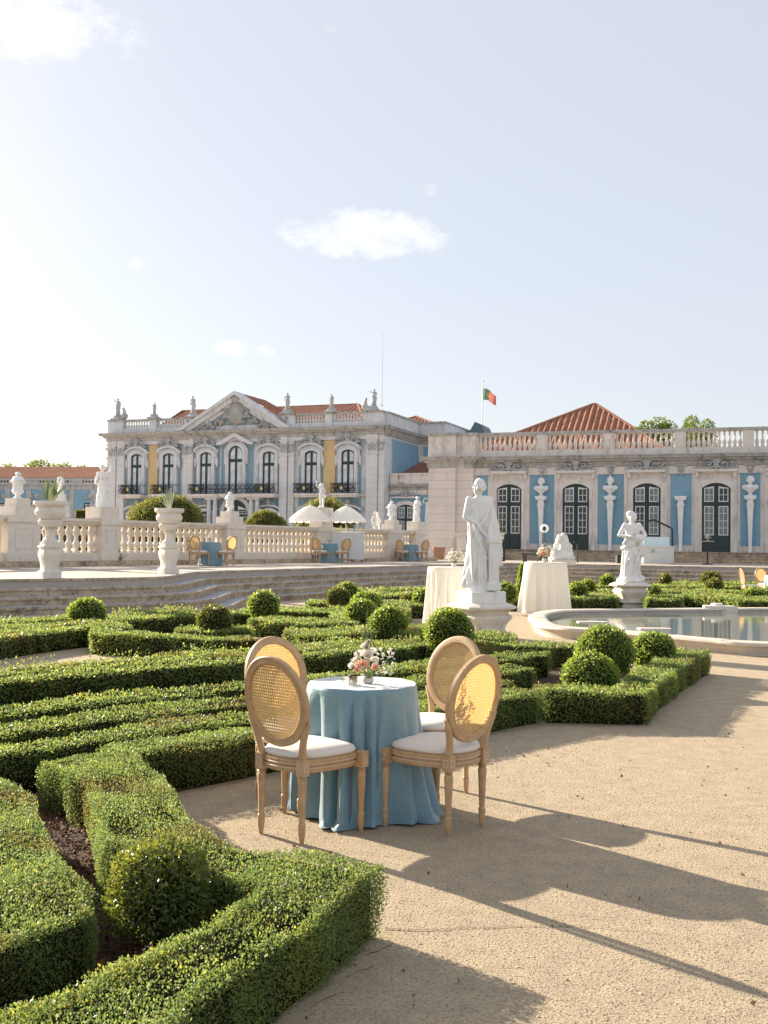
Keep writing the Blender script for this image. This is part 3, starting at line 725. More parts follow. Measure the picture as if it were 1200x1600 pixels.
# lion-mask spouts
for x in pc[1:6]:
    mb = MB(); z = zc-.92; mb.ell((x, -.12, z+.12), (.16, .14, .17), 10, 8); mb.ell((x, -.26, z+.07), (.08, .08, .07), 8, 6); mb.ell((x-.13, -.1, z+.26), (.06, .05, .07)); mb.ell((x+.13, -.1, z+.26), (.06, .05, .07)); mb.box(x-.30, x+.30, -.16, .04, z+.30, z+.39)
    mb.tube([(x, -.10, z-.02), (x, -.12, z-.22)], [.07, .03], 8); mb.build('lion_mask', GREYSTONE, RW, 50)
# terms with busts against the blue panels
ptop = Zr(1171, 775, -.2)
for i, x in enumerate(pc[1:6]):
    zb = ptop+(.02 if i != 2 else 0)
    b0 = empty('term_pedestal', FO+fx*x+fy*(-.22)+Vector((0, 0, SILL)), FA, ['stone term on the blue wall between the first and second green doors', 'stone term on the blue wall between the second and third green doors', 'empty stone term without a bust on the blue wall', 'stone term on the blue wall at the right of the last full door', 'stone term on the blue wall beyond the last door'][i], 'pedestal', 'terms along the garden wing')
    H = zb-SILL
    mb = MB(); mb.lathe([(.13, 0), (.13, .12), (.085, .16), (.10, .22), (.20, H*.74), (.215, H*.80)], seg=4, rot=R(45), c=(0, 0, 0)); mb.build('shaft', MARB, b0, 0)
    mb = MB(); mb.box(-.17, .17, -.16, .16, H*.80+.003, H*.84); mb.box(-.20, .20, -.19, .19, H*.84+.002, H*.86); mb.box(-.15, .15, -.15, .15, H*.86+.002, H*.93); mb.box(-.27, .27, -.22, .22, H*.93+.002, H*.965); mb.box(-.30, .30, -.24, .24, H*.965+.001, H); mb.build('capital', MARB, b0, 0)
    if i != 2:
        mb = MB(); mb.lathe([(.15, 0), (.15, .05), (.07, .09), (.065, .16), (.12, .20)], seg=16)
        mb.ell((0, 0, .38), (.30, .18, .20), 16, 10); mb.ell((-.25, 0, .44), (.16, .14, .14)); mb.ell((.25, 0, .44), (.16, .14, .14)); mb.ell((0, 0, .28), (.2, .14, .15)); limb(mb, [(0, 0, .48), (0, 0, .64)], [.115, .10]); head(mb, (0, -.03, .80), .42, (rnd.uniform(-.5, .5), -1))
        for k in range(6): mb.tube([(-.3+.1*k, -.15, .55), (-.15+.06*k, -.21, .42), (-.05+.02*k, -.12, .25)], [.03, .035, .02], 6)
        if i == 1: mb.tube([(0, 0, .98), (0, .02, 1.12)], [.12, .03], 8)
        o = remesh(mb, 'bust', MARB, .018); o.location = FO+fx*x+fy*(-.22)+Vector((0, 0, zb)); o.rotation_euler.z = FA
        tag(o, ['white marble bust of a bare headed man by the first blue panel', 'white marble bust with a tall headdress on the second term', '', 'white marble bust with draped shoulders on the term by the last full door', 'white marble bust on the term beyond the last door'][i], 'bust', 'busts on the terms')
# steps up to the doors
for k in range(4):
    z1 = SILL-.004-.1425*k; mb = MB(); y0 = -.55-.33*k-(.25 if k else 0)
    mb.box(Ur(760) if k else Ur(744), uR, y0, -.02 if k == 0 else -.55-.33*(k-1)-.24, T_Z-.05, z1-.045); mb.box((Ur(760) if k else Ur(744))-.02, uR, y0-.03, -.021 if k == 0 else -.55-.33*(k-1)-.28, z1-.043, z1)
    o = mb.build('door_steps', STEP, None, 0); o.location = FO; o.rotation_euler.z = FA; struct(o)
# ------------------------------------------------------------------ tiled roofs
def roof_face(mb, p0, p1, top, f, pitch=.22, amp=.10, rows=26, nrm=None):
    """corrugated tile sheet: base edge p0->p1, top = up-slope vector, f(s) = fraction of slope length at s"""
    p0, p1, top = Vector(p0), Vector(p1), Vector(top); e = p1-p0; n = max(4, int(e.length/pitch)); nrm = e.cross(top).normalized()
    if nrm.z < 0: nrm = -nrm
    vs = []; fs = []; cols = n*4
    for i in range(cols+1):
        s = i/cols; w = amp*abs(math.sin(math.pi*i/4)) if True else 0; fr = max(0.0, f(s))
        for j in range(rows+1):
            t = fr*j/rows; step = .018*((t*rows*1.0) % 1.0)
            vs.append(p0+e*s+top*t+nrm*(w-step+amp))
    for i in range(cols):
        for j in range(rows):
            a = i*(rows+1)+j; fs.append((a, a+rows+1, a+rows+2, a+1))
    mb.add(vs, fs)
def hip_roof(par, name, x0, x1, y0, y1, z0, h, m=TILE, ridge=None, pitch=.24, rows=24, lab=None):
    """hipped roof over a rectangle in local coords; ridge = (xa, xb) at mid depth"""
    xa, xb = ridge or ((x0+x1)/2, (x0+x1)/2); ym = (y0+y1)/2; mb = MB(); wx = x1-x0
    fa = (xa-x0)/wx; fb = (x1-xb)/wx
    ff = lambda s: min(1, s/max(fa, 1e-6), (1-s)/max(fb, 1e-6)) if fa > 0 or fb > 0 else 1
    roof_face(mb, (x0, y0, z0), (x1, y0, z0), (0, ym-y0, h), ff, pitch, rows=rows)
    roof_face(mb, (x1, y1, z0), (x0, y1, z0), (0, ym-y1, h), lambda s: ff(1-s), pitch, rows=rows)
    roof_face(mb, (x1, y0, z0), (x1, y1, z0), (xb-x1, 0, h), lambda s: min(1, 2*s, 2*(1-s)), pitch, rows=rows)
    roof_face(mb, (x0, y1, z0), (x0, y0, z0), (xa-x0, 0, h), lambda s: min(1, 2*s, 2*(1-s)), pitch, rows=rows)
    for a, b in (((xa, ym, z0+h), (x0, y0, z0)), ((xa, ym, z0+h), (x0, y1, z0)), ((xb, ym, z0+h), (x1, y0, z0)), ((xb, ym, z0+h), (x1, y1, z0)), ((xa, ym, z0+h), (xb, ym, z0+h))):
        if (Vector(a)-Vector(b)).length > .1: mb.tube([Vector(a).lerp(Vector(b), t)+Vector((0, 0, .1)) for t in (0, .5, 1)], .13, 8)
    return mb.build(name, m, par, 30)
ap = uv(FO, fx, fy, 929, 634.5, 8.5)
xl_ = uv(FO, fx, fy, 722, 682, 3.0)[0]; xr_ = uv(FO, fx, fy, 1045, 676, 3.0)[0]
hip_roof(RW, 'roof', xl_, xr_, 3.0, 14.0, zt-1.0, ap[1]-zt+.97, ridge=(ap[0]-.1, ap[0]+.1), pitch=.36, rows=30)
o = hip_roof(RW, 'roof', Ur(1172)+.2, uR+10, 3.0, 15, zt-1.3, 1.7, ridge=(Ur(1200)+5, uR+4), pitch=.36)
# ------------------------------------------------------------------ main palace block (left)
LA = R(-21.0); LO = Vector((D(600, 700, 86).x, 86.0, 0)); lx, ly = fdir(LA)
def Ul(px, py=720, v=0): return uv(LO, lx, ly, px, py, v)[0]
def Zl(px, py, v=0): return uv(LO, lx, ly, px, py, v)[1]
def side_v(px, py, u0=0.0):
    d = ray(px, py); o = LO+lx*u0; t = (o.x*lx.x+o.y*lx.y)/(d.x*lx.x+d.y*lx.y); p = d*t; return (p.x-LO.x)*ly.x+(p.y-LO.y)*ly.y
PW = empty('palace', LO, LA, 'two storey blue and stone palace with a carved triangular pediment', 'building')
zC = Zl(590, 665.3); zP = Zl(590, 642.0); uA = Ul(168); V1 = side_v(654.5, 700)
mb = MB(); mb.box(uA, -.0, .25, V1+10, T_Z-.1, zC-.05); mb.box(-.4, 14, V1, V1+12, T_Z-.1, zC-.06)
wall = mb.build('wall', PSTONE, PW, 0)
zb1 = Zl(520, 771.5)      # balcony floor
ztopb = Zl(510, 688.5)    # top of the blue panels
pan = [(197, 230), (246, 281), (303.5, 341), (344, 394), (402, 437), (465.5, 503.5), (524, 563)]
for a, b in pan:
    mb = MB(); x0, x1 = Ul(a), Ul(b); mb.box(x0, x1, .20, .24, zb1+.05, ztopb); mb.box(x0, x1, .201, .24, T_Z+.8, zb1-.22); mb.build('blue_panel', PBLUE, PW, 0)
for a, b in ((230.8, 245.2), (504.3, 523)):
    mb = MB(); mb.box(Ul(a), Ul(b), .12, .24, T_Z+.8, ztopb+.05); mb.build('ochre_panel', YELL, PW, 0)
# side walls
mb = MB(); mb.box(.005, .03, 1.9, V1-.3, Zl(600, 790), ztopb+.2); mb.box(.45, 11, V1-.03, V1-.005, Zl(600, 790), ztopb+.15); mb.build('side_blue_wall', BLUE, PW, 0)
mb = MB(); mb.tube([(.12, V1-.15, 6), (.12, V1-.15, zC-1.7)], .09, 8); mb.build('downpipe', WPAINT, PW)
# pilasters with capitals
for (a, b) in ((169, 182), (183.5, 195), (286, 293.5), (294.5, 302), (437.5, 449), (450, 459), (573, 590), (591, 600)):
    x0, x1 = Ul(a), Ul(b); o_ = -.12 if (a in (183.5, 294.5, 437.5, 573, 169)) else .02
    mb = MB(); mb.box(x0, x1, o_, .23, T_Z, zC-.7); mb.box(x0-.06, x1+.06, o_-.10, .229, zC-2.3, zC-2.15); mb.box(x0-.08, x1+.08, o_-.08, .228, zC-1.12, zC-.98)
    mb.box(x0-.1, x1+.1, o_-.12, .228, T_Z, T_Z+.7)
    mb.build('pilaster', PASH, PW, 0)
    mb = MB(); xm = (x0+x1)/2; wd = (x1-x0)
    for sg in (-1, 1):
        mb.tube([(xm+sg*(wd*.5+.02+.12*math.cos(t*.7)*(1-t/12)), o_-.08, zC-1.42+.13*math.sin(t*.7)*(1-t/12)) for t in range(10)], .05, 6); mb.ell((xm+sg*wd*.25, o_-.05, zC-1.75), (.13, .1, .28), 8, 6)
    mb.ell((xm, o_-.06, zC-1.65), (.14, .1, .35), 8, 6); mb.build('capital', GREYSTONE, PW, 50)
# tall first floor windows and balconies
def pal_window(c, y_top, y_bot, w, rise, arched=False):
    u, z1 = Ul(c, 730), Zl(c, y_top); z0 = zb1+.08
    wd = empty('window', (u, .16, z0)); wd.parent = PW; H = z1-z0
    mb = MB(); strip_band(mb, 0, w-.22, 0, H-.11, rise, .12, -.10, -.02); tb = H*.69
    mb.box(-.10, .10, -.09, -.03, 0, H-.12); mb.box(-w/2+.05, w/2-.05, -.095, -.025, tb-.12, tb+.13); mb.build('window_frame', GREEN, wd, 0)
    g = MB(); g.vprism(arch_poly(0, w-.1, .02, H-.05, rise), -.05, -.01); g.build('glass', GLASSL, wd, 0)
    g = MB(); 
    for k in range(1, 5): g.box(-w/2+.1, w/2-.1, -.056, -.052, tb*k/5-.008, tb*k/5+.008)
    g.build('glazing_bars', WPAINT, wd, 0)
    mb = MB(); strip_band(mb, u, w, zb1+.02, z1, rise, .30, -.10, .2); strip_band(mb, u, w+.6, zb1+2.6, z1+.30, rise*1.3, .16, -.02, .2)
    if arched:
        mb.vprism([(u-1.75, z1+.05), (u-1.75, z1+.25), (u-1.1, z1+.55), (u, z1+1.15), (u+1.1, z1+.55), (u+1.75, z1+.25), (u+1.75, z1+.05), (u+1.3, z1+.1), (u, z1+.72), (u-1.3, z1+.1)], -.35, .2)
    else:
        mb.ring((u, z1+.02), (w*.5+.62, .62), (w*.5+.42, .46), -.28, .2, 12, 168)
        for sg in (-1, 1): mb.ell((u+sg*(w*.5+.5), .02, z1-.9), (.14, .16, .45), 8, 8); mb.ell((u+sg*(w*.5+.5), .0, z1+.1), (.2, .2, .14), 8, 6)
    mb.build('window_surround', PSTONE, PW, 30)
    if not arched:
        mb = MB(); scrolls(mb, (u, -.12, z1+.78), 1.2, seed=int(c)); mb.build('window_ornament', GREYSTONE, PW, 60)
wins = [(213.5, 709.3), (263.3, 708.3), (321.7, 706.5), (368, 696.5), (420, 705.2), (486, 704.2), (543.5, 702.3)]
ww = Ul(553.5)-Ul(533.5)
for i, (c, yt) in enumerate(wins): pal_window(c, yt, 757, ww*(1.18 if i == 3 else 1.0), .55 if i == 3 else .22, i == 3)
zr = Zl(543, 755.5)
def balcony(a, b, gilt):
    x0, x1 = Ul(a, 765), Ul(b, 765); bc = empty('balcony', ((x0+x1)/2, 0, zb1)); bc.parent = PW; w = (x1-x0)/2
    mb = MB(); mb.box(-w-.12, w+.12, -.95, .19, -.18, .0); mb.box(-w-.02, w+.02, -.85, .19, -.32, -.182); mb.build('slab', TRIM, bc, 0)
    h = zr-zb1; mb = MB()
    for z in (.06, .18, h-.12, h): mb.tube([(-w, -.85, z), (w, -.85, z)], .022, 4)
    for sg in (-1, 1):
        for z in (.06, h): mb.tube([(sg*w, -.85, z), (sg*w, .15, z)], .022, 4)
    n = max(6, int(2*w/.22))
    for i in range(n+1):
        x = -w+2*w*i/n; mb.tube([(x, -.85, .06), (x, -.85, h)], .016, 4)
        if i < n:
            x2 = x+w/n; pts = [(x2+.085*math.sin(t*.9)*(1 if i % 2 else -1), -.85, .2+(h-.34)*t/8) for t in range(9)]; mb.tube(pts, .022, 4)
            mb.tube([(x2+.06*math.cos(t), -.85, h*.5+.09*math.sin(t)) for t in (0, 1, 2, 3, 4, 5, 6.2)], .02, 4)
    mb.build('railing', IRON, bc, 60)
    for g in gilt[:2]:
        x = Ul(g, 765)-(x0+x1)/2
        mb = MB(); 
        for k in range(7):
            for q in range(3): mb.tube([(x-.6+.2*k+.09*math.cos(t), -.89, .22+q*(h-.36)/2+.10*math.sin(t)) for t in (0, 1, 2, 3, 4, 5, 6.2)], .028, 4)

        mb.build('crest_panel', IRON, bc, 0)
        mb = MB(); mb.vprism([(x, h*.25), (x+.07, h*.42), (x+.16, h*.52), (x+.08, h*.62), (x, h*.78), (x-.08, h*.62), (x-.16, h*.52), (x-.07, h*.42)], -.925, -.903)
        mb.build('gilt_crest', GOLD, bc, 0)
balcony(193.5, 226.5, [208.5]); balcony(243.5, 278, [258.5]); balcony(301.5, 436.5, [316, 416]); balcony(465, 502.5, [482]); balcony(522.5, 561.5, [540])
# ground floor doors
for i, (c, yt) in enumerate(wins):
    u = Ul(c, 790)
    if i == 3:
        z1 = Zl(360, 781); french_door(PW, u, T_Z, z1, 2.4, 1.0, y=.16, glasses=(GLASSD, GLASSM)); mb = MB(); strip_band(mb, u, 2.4, T_Z, z1, 1.0, .35, -.05, .2)
        for sg in (-1, 1):
            for dd in (1.75, 2.35): mb.tube([(u+sg*dd, -.45, T_Z), (u+sg*dd, -.45, zb1-.5)], [.22, .18], 12); mb.box(u+sg*dd-.28, u+sg*dd+.28, -.75, .2, zb1-.5, zb1-.33)
        mb.build('door_surround', PSTONE, PW, 30)
    else:
        z1 = Zl(543, 797)-.1; french_door(PW, u, T_Z, z1, 1.5, .4, y=.16, glasses=(GLASSD, GLASSM)); mb = MB(); strip_band(mb, u, 1.5, T_Z, z1, .4, .28, -.08, .2); mb.ring((u, z1+.0), (1.35, .55), (1.1, .42), -.2, .2, 10, 170); mb.build('door_surround', PSTONE, PW, 30)
        mb = MB(); scrolls(mb, (u, -.05, z1+.55), .85, seed=40+i); mb.build('door_ornament', GREYSTONE, PW, 60)
# string course, entablature, parapet
mb = MB(); mb.box(uA-.1, .02, .06, .24, zb1-.2, zb1-.02); mb.box(uA-.02, .02, -.02, .245, zC-1.95+.9, zC-.68); mb.build('string_course', PSTONE, PW, 0)
cornice(PW, uA-.05, .05, .0, zC, .62, .75, 1, 0)
def side_cornice(y0, y1, x, z, deep, tall, name='cornice'):
    pr = [(0, -tall), (.06, -tall), (deep*.45, -tall*.5), (deep*.5, -tall*.34), (deep*.85, -tall*.3), (deep*.9, -tall*.14), (deep, -tall*.08), (deep, 0), (.0, .03)]
    mb = MB(); vs = []; n = len(pr)
    for k, y in enumerate((y0, y1)):
        for (a, b) in pr: vs.append((x+a, y-(a if k == 0 else 0)-(a if k == 1 else 0), z+b))
    mb.add(vs, [(i, n+i, n+i+1, i+1) for i in range(n-1)]+[tuple(range(n)), tuple(range(2*n-1, n-1, -1))]); mb.build(name, CORN, PW, 0)
side_cornice(.0, V1, .03, zC+.003, .62, .75); cornice(PW, .1, 14, V1, zC-.01, .62, .75)
uB2 = uv(LO, lx, ly, 697, 670, V1)[0]
par_h = zP-zC
mb = MB(); zb_ = zC+.04+par_h*.30; zt_ = zP-.14
mb.box(uA+.15, -.1, -.1, .35, zC+.02, zb_)
def PU(a): return Ul(a, 660)
pdl = [(171, 194.5), (235, 246), (290, 303), (438, 462.5), (509.5, 520.5), (569.5, 600)]
mb.build('parapet', PSTONE, PW, 0)
for a, b in pdl: mb = MB(); mb.box(PU(a), PU(b)-.02, -.2, .42, zC+.03, zt_); mb.build('parapet_pedestal', PSTONE, PW, 0)
mb = MB()
for a, b in pdl: mb.box(PU(a)-.08, PU(b)+.06, -.28, .50, zt_+.002, zP+.01)
for a, b in ((194.5, 235), (246, 290), (462.5, 509.5), (520.5, 569.5)): mb.box(PU(a)+.062, PU(b)-.082, -.16, .4, zt_, zP)
mb.build('coping', CORN, PW, 0)
bl = baluster_mesh(zt_-zb_, .13, 8).build('baluster', PSTONE, PW, 40); first = True
for a, b in ((194.5, 235), (246, 290), (462.5, 509.5), (520.5, 569.5)):
    n = 10
    for i in range(n):
        x = PU(a)+(PU(b)-PU(a))*(i+.5)/n
        if first: bl.location = (x, .12, zb_); first = False
        else: inst(bl, PW, (x, .12, zb_))
# side parapets (solid panels)
mb = MB(); mb.box(-.6, .12, .5, V1-.2, zC+.02, zt_); mb.box(-.6, uB2, V1-.19, V1+.4, zC+.021, zt_); mb.box(uB2-.4, uB2+.001, V1+.41, V1+14, zC+.022, zt_)
mb.build('side_parapet', PSTONE, PW, 0)
mb = MB(); mb.box(-.7, .22, .52, V1-.35, zt_+.001, zP); mb.box(-.7, uB2+.1, V1-.34, V1+.5, zt_+.003, zP+.002); mb.box(uB2-.5, uB2+.1, V1+.51, V1+14, zt_+.002, zP); mb.build('side_coping', CORN, PW, 0)
# pediment
uc = Ul(370); ul_, ur_ = Ul(281, 672), Ul(459, 668); za = Zl(370, 612.5)
zb0 = zC+.02
mb = MB(); mb.vprism([(ul_+.9, zb0), (ur_-.9, zb0), (uc, za-.75)], -.05, .6); mb.build('tympanum', mat('tympanum_blue', (.30, .42, .48), .85, var=(.26, .37, .43), scale=2, stain=(2, .5, (.2, .25, .27))), PW, 0)
mb = MB()
for sg, ue in ((-1, ul_), (1, ur_)):
    for (o0, o1, yy) in ((.0, .26, -.72), (.262, .62, -.45), (.622, .95, -.18)):
        sl_ = (za-zb0)/abs(uc-ue); k = math.sqrt(1+sl_*sl_)
        mb.vprism([(ue+(-sg*o0*k/sl_ if o0 else 0), zb0+.001), (ue-sg*o1*k/sl_, zb0+.001), (uc+sg*.0005, za-o1*k), (uc+sg*.0005, za-o0*k)], yy, .61)
mb.build('pediment_moulding', PSTONE, PW, 0)
mb = MB(); cz = zb0+(za-zb0)*.42
scrolls(mb, (uc, -.15, cz), 1.9, seed=5, wide=.7); mb.ell((uc, -.25, cz), (.75, .35, 1.0), 14, 10); mb.ell((uc, -.35, cz+1.25), (.45, .3, .35)); scrolls(mb, (uc, -.2, cz-.6), 1.2, seed=9, wide=.8)
for sg in (-1, 1):
    for j in range(26):
        t = j/25; x = uc+sg*(.9+3.9*t); z = cz-.2-1.05*math.sin(math.pi*min(1, t*1.15))*.55-.55*t+.25*math.sin(j*1.3)
        mb.ell((x, -.2, z), (rnd.uniform(.14, .26), .22, rnd.uniform(.12, .24)), 7, 5)
    for j in range(12):
        t = j/11; mb.ell((uc+sg*(1.1+2.2*t), -.18, cz+.75-1.1*t+.2*math.sin(j*2)), (.2, .18, .13), 7, 5)
mb.build('pediment_relief', mat('relief_stone', (.42, .41, .40), .85, var=(.30, .30, .29), scale=3), PW, 60)
# roofs behind
rz0 = zP-1.0
def roofbox(x0, x1, y0, y1, z0, h, ra, rb, p=.42, rows=14): return hip_roof(PW, 'roof', x0, x1, y0, y1, z0, h, TILE, (ra, rb), p, rows)
zz = uv(LO, lx, ly, 500, 636.2, 8)[1]
roofbox(uv(LO, lx, ly, 238, 655, 2)[0], uv(LO, lx, ly, 574, 650, 2)[0], 2.0, 14, zz-2.6, 2.6, uv(LO, lx, ly, 285, 645, 8)[0], uv(LO, lx, ly, 559, 635, 8)[0])
mb = MB()
for sg, ue in ((-1, ul_), (1, ur_)):
    roof_face(mb, (ue+sg*.0, .62 if sg > 0 else 5, zb0+.2), (ue, 5 if sg > 0 else .62, zb0+.2), (uc-ue, 0, za-zb0-.42), lambda s: 1, .42, rows=14)
mb.build('gable_roof', TILE, PW, 30)
a_ = uv(LO, lx, ly, 651, 652, V1+3); hip_roof(PW, 'roof', a_[0]-3, a_[0]+2.6, V1+1, V1+6, a_[1]-1.1, 1.1, TILE, None, .4, 8)
a_ = uv(LO, lx, ly, 754, 664.5, V1+9)
mb = MB(); mb.vprism([(a_[0]-1.2, a_[1]-2.2), (a_[0]+1.6, a_[1]-2.2), (a_[0]+.7, a_[1]-.3), (a_[0]+.1, a_[1])], V1+6, V1+9); mb.build('lead_roof', mat('lead', (.10, .15, .17), .6), PW, 0)
# ------------------------------------------------------------------ link wing
KW = empty('link_wing', LO, LA, 'low blue link building with one green door, between the two palace blocks', 'building')
vk = 1.4
zk1 = uv(LO, lx, ly, 635, 756.5, vk)[1]; zk2 = uv(LO, lx, ly, 635, 739.5, vk)[1]; zk0 = uv(LO, lx, ly, 635, 773, vk)[1]
ku1 = uv(LO, lx, ly, 690, 780, vk)[0]
mb = MB(); mb.box(.06, ku1, vk, vk+5, T_Z, zk0); mb.build('wall', BLUE, KW, 0)
mb = MB(); mb.box(.06, ku1, vk-.06, vk+6, zk0+.002, zk1-.45); mb.box(.06, .75, vk-.12, vk+.3, zk1, zk2-.14); mb.box(ku1-3.2, ku1, vk-.12, vk+.3, zk1+.001, zk2-.14); mb.build('frieze', TRIM, KW, 0)
cornice(KW, .06, ku1, vk-.02, zk1-.002, .45, .5)
mb = MB(); mb.box(.06, ku1, vk-.2, vk+.38, zk2-.138, zk2); mb.build('coping', TRIM, KW, 0)
bk = baluster_mesh(zk2-.14-zk1, .12, 8).build('baluster', TRIM, KW, 40)
x0, x1 = .85, ku1-3.3
for i in range(10):
    x = x0+(x1-x0)*(i+.5)/10
    if i == 0: bk.location = (x, vk+.1, zk1)
    else: inst(bk, KW, (x, vk+.1, zk1))
kd = uv(LO, lx, ly, 634.5, 800, vk)[0]; zkd = uv(LO, lx, ly, 634, 788.5, vk)[1]
french_door(KW, kd, T_Z, zkd, 1.5, .26, y=vk-.02, glasses=(GLASSM, GLASSD))
mb = MB(); strip_band(mb, kd, 1.5, T_Z, zkd, .26, .3, vk-.12, vk+.05); mb.box(kd-1.3, kd+1.3, vk-.25, vk+.02, zkd+.52, zkd+.64); mb.build('door_surround', TRIM, KW, 0)
mb = MB(); scrolls(mb, (kd, vk-.15, zkd+.8), .85, seed=3, wide=1.2); mb.build('door_ornament', GREYSTONE, KW, 60)
mb = MB(); q = uv(LO, lx, ly, 667, 783, vk)[0]; q2 = uv(LO, lx, ly, 607.5, 783, vk)[0]
for x in (q, q2):
    z_ = uv(LO, lx, ly, 635, 784, vk)[1]; mb.tube([(x+.28*math.cos(t), vk-.1, z_+.28*math.sin(t)) for t in (-1, 0, 1, 2, 3, 4)], .07, 6); mb.vprism([(x-.2, T_Z+1.5), (x+.2, T_Z+1.5), (x+.2, z_), (x-.05, z_)], vk-.12, vk+.01)
mb.build('scroll_bracket', MARB, KW, 40)
rz1 = uv(LO, lx, ly, 645, 725.5, vk+5)[1]
mb = MB(); roof_face(mb, (uv(LO, lx, ly, 621, 740, vk+1.5)[0], vk+1.5, zk2-.3), (ku1+2, vk+1.5, zk2-.3), (0, 3.5, rz1-zk2+.3), lambda s: min(1, s*9), .3, rows=10); mb.build('roof', mat('dark_roof_tile', (.25, .10, .07), .85, var=(.18, .075, .05), scale=3), KW, 30)
# ------------------------------------------------------------------ far wing on the left
WO = Vector((D(150, 760, 112).x, 112.0, 0)); WA = R(-10); wx, wy = fdir(WA)
def w_(px, py, v=0): return uv(WO, wx, wy, px, py, v)
WW = empty('side_wing', WO, WA, 'long low blue wing with an orange tiled roof at the far left behind the urns', 'building')
z_e, z_r = w_(75, 747)[1], w_(75, 731, 5)[1]; z_p0 = w_(75, 765)[1]; z_p1 = w_(75, 757)[1]
mb = MB(); mb.box(-70, .8, 0, 11, T_Z-.2, z_p0); mb.build('wall', BLUE, WW, 0)
mb = MB(); mb.box(-70, .8, -.05, 11, z_p0+.001, z_p0+.5); mb.box(-70, .8, -.28, 11, z_p0+.502, z_p0+.72); mb.box(-70, .8, .05, 11, z_p0+.722, z_p1+.1); mb.box(-70, .8, -.05, .35, z_e-.25, z_e-.02)
for k in range(14): mb.box(-3.0-4.9*k, -1.6-4.9*k, -.02, .33, z_p1+.1, z_e-.26)
for k in range(18): mb.box(-.6-2.45*k, -.0-2.45*k, -.12, .0, T_Z, z_p0-.003)
mb.build('parapet', GREYSTONE, WW, 0)
bb = baluster_mesh(z_e-.25-z_p1-.1, .14, 6).build('baluster', TRIM, WW, 40)
for i in range(60):
    x = -.3-.35*i
    if any(-3.05-4.9*k < x < -1.55-4.9*k for k in range(14)): continue
    if i == 0: bb.location = (x, .15, z_p1+.1)
    else: inst(bb, WW, (x, .15, z_p1+.1))
mb = MB(); roof_face(mb, (-70, .6, z_e-.1), (.5, .6, z_e-.1), (0, 5, z_r-z_e+.1), lambda s: 1, .4, rows=10); mb.build('roof', ORTILE, WW, 30)
mb = MB(); mb.box(-70, .5, 5.6, 9, z_e-.2, z_r); mb.build('roof_back', ORTILE, WW, 0)
for px in (6, 57, 104, 141):
    u = w_(px, 790)[0]; z1 = w_(px, 786)[1]
    mb = MB(); mb.box(u-.7, u+.7, -.06, .0, T_Z, z1); f = mb.build('window', GREEN, WW, 0)
    mb = MB()
    for x in (-.45, 0, .45): mb.box(u+x-.03, u+x+.03, -.08, -.061, z1-1.2, z1-.1)
    for z in (.2, .6, 1.0): mb.box(u-.6, u+.6, -.082, -.061, z1-z-.03, z1-z+.03)
    mb.build('window_frame', WPAINT, f, 0); mb = MB(); scrolls(mb, (u, -.1, z1+.6), .8, seed=px); mb.build('window_ornament', GREYSTONE, WW, 60)
# ------------------------------------------------------------------ roof statues
def place_fig(nm, pos, h, rz, label, cat, group=None, base=None, **k):
    o = figure('statue', h, None, **k); o.location = pos; o.rotation_euler.z = rz; tag(o, label, cat, group); return o
RS = [(183, 655.5, 622, 'with a raised arm, on the far left corner of the roof', dict(dress='waist', arms=(((-.10, 0, .03), (-.13, -.02, .17)), ((.08, 0, -.14), (.10, -.04, -.25))))),
      (240, 655, 628, 'standing on the second roof pedestal from the left', dict(dress='full', arms=(((-.07, 0, -.14), (-.10, -.08, -.05)), ((.06, .02, -.15), (.02, -.08, -.22))))),
      (301, 654, 618, 'stooping beside the left slope of the pediment', dict(dress='waist', lean=-.04)),
      (448, 651, 613, 'holding its robe out, right of the pediment', dict(dress='full', arms=(((-.09, 0, -.14), (-.16, -.02, -.24)), ((.08, -.02, -.13), (.03, -.06, .0))))),
      (517, 646, 615, 'slender and wrapped, between the pediment and the right corner', dict(dress='full')),
      (583.5, 642, 607, 'with an outstretched arm, on the right corner of the roof', dict(dress='waist', arms=(((-.10, 0, .02), (-.20, -.02, .06)), ((.08, 0, -.14), (.06, -.06, -.26)))))]
for px, y0, y1, lab, kw in RS:
    u = Ul(px, 650); z0 = zP+.012; z1 = Zl(px, y1); hb = .42
    p = LO+lx*u+ly*.1+Vector((0, 0, z0)); mb = MB(); mb.lathe([(.75, 0), (.72, .1), (.45, .2), (.34, hb-.05), (.38, hb)], seg=4, rot=R(45)); 
    if px in (183, 583.5):
        mb.ell((.75 if px == 183 else -.8, 0, .35), (.3, .3, .3)); mb.ell((.7 if px == 183 else -.75, 0, .72), (.16, .15, .25)); mb.ell((.6 if px == 183 else -.7, 0, 1.02), .12); mb.ell((.35 if px == 183 else -.4, 0, .2), (.6, .4, .25))
    rt = empty('statue', p, LA, 'grey stone figure '+lab, 'statue', 'statues along the palace roof'); b = remesh(mb, 'base', GREYSTONE, .05); b.parent = rt
    f_ = figure('figure', z1-z0-hb, rt, m=GREYSTONE, vox=.035, seed=px, **kw); f_.location = (0, 0, hb)
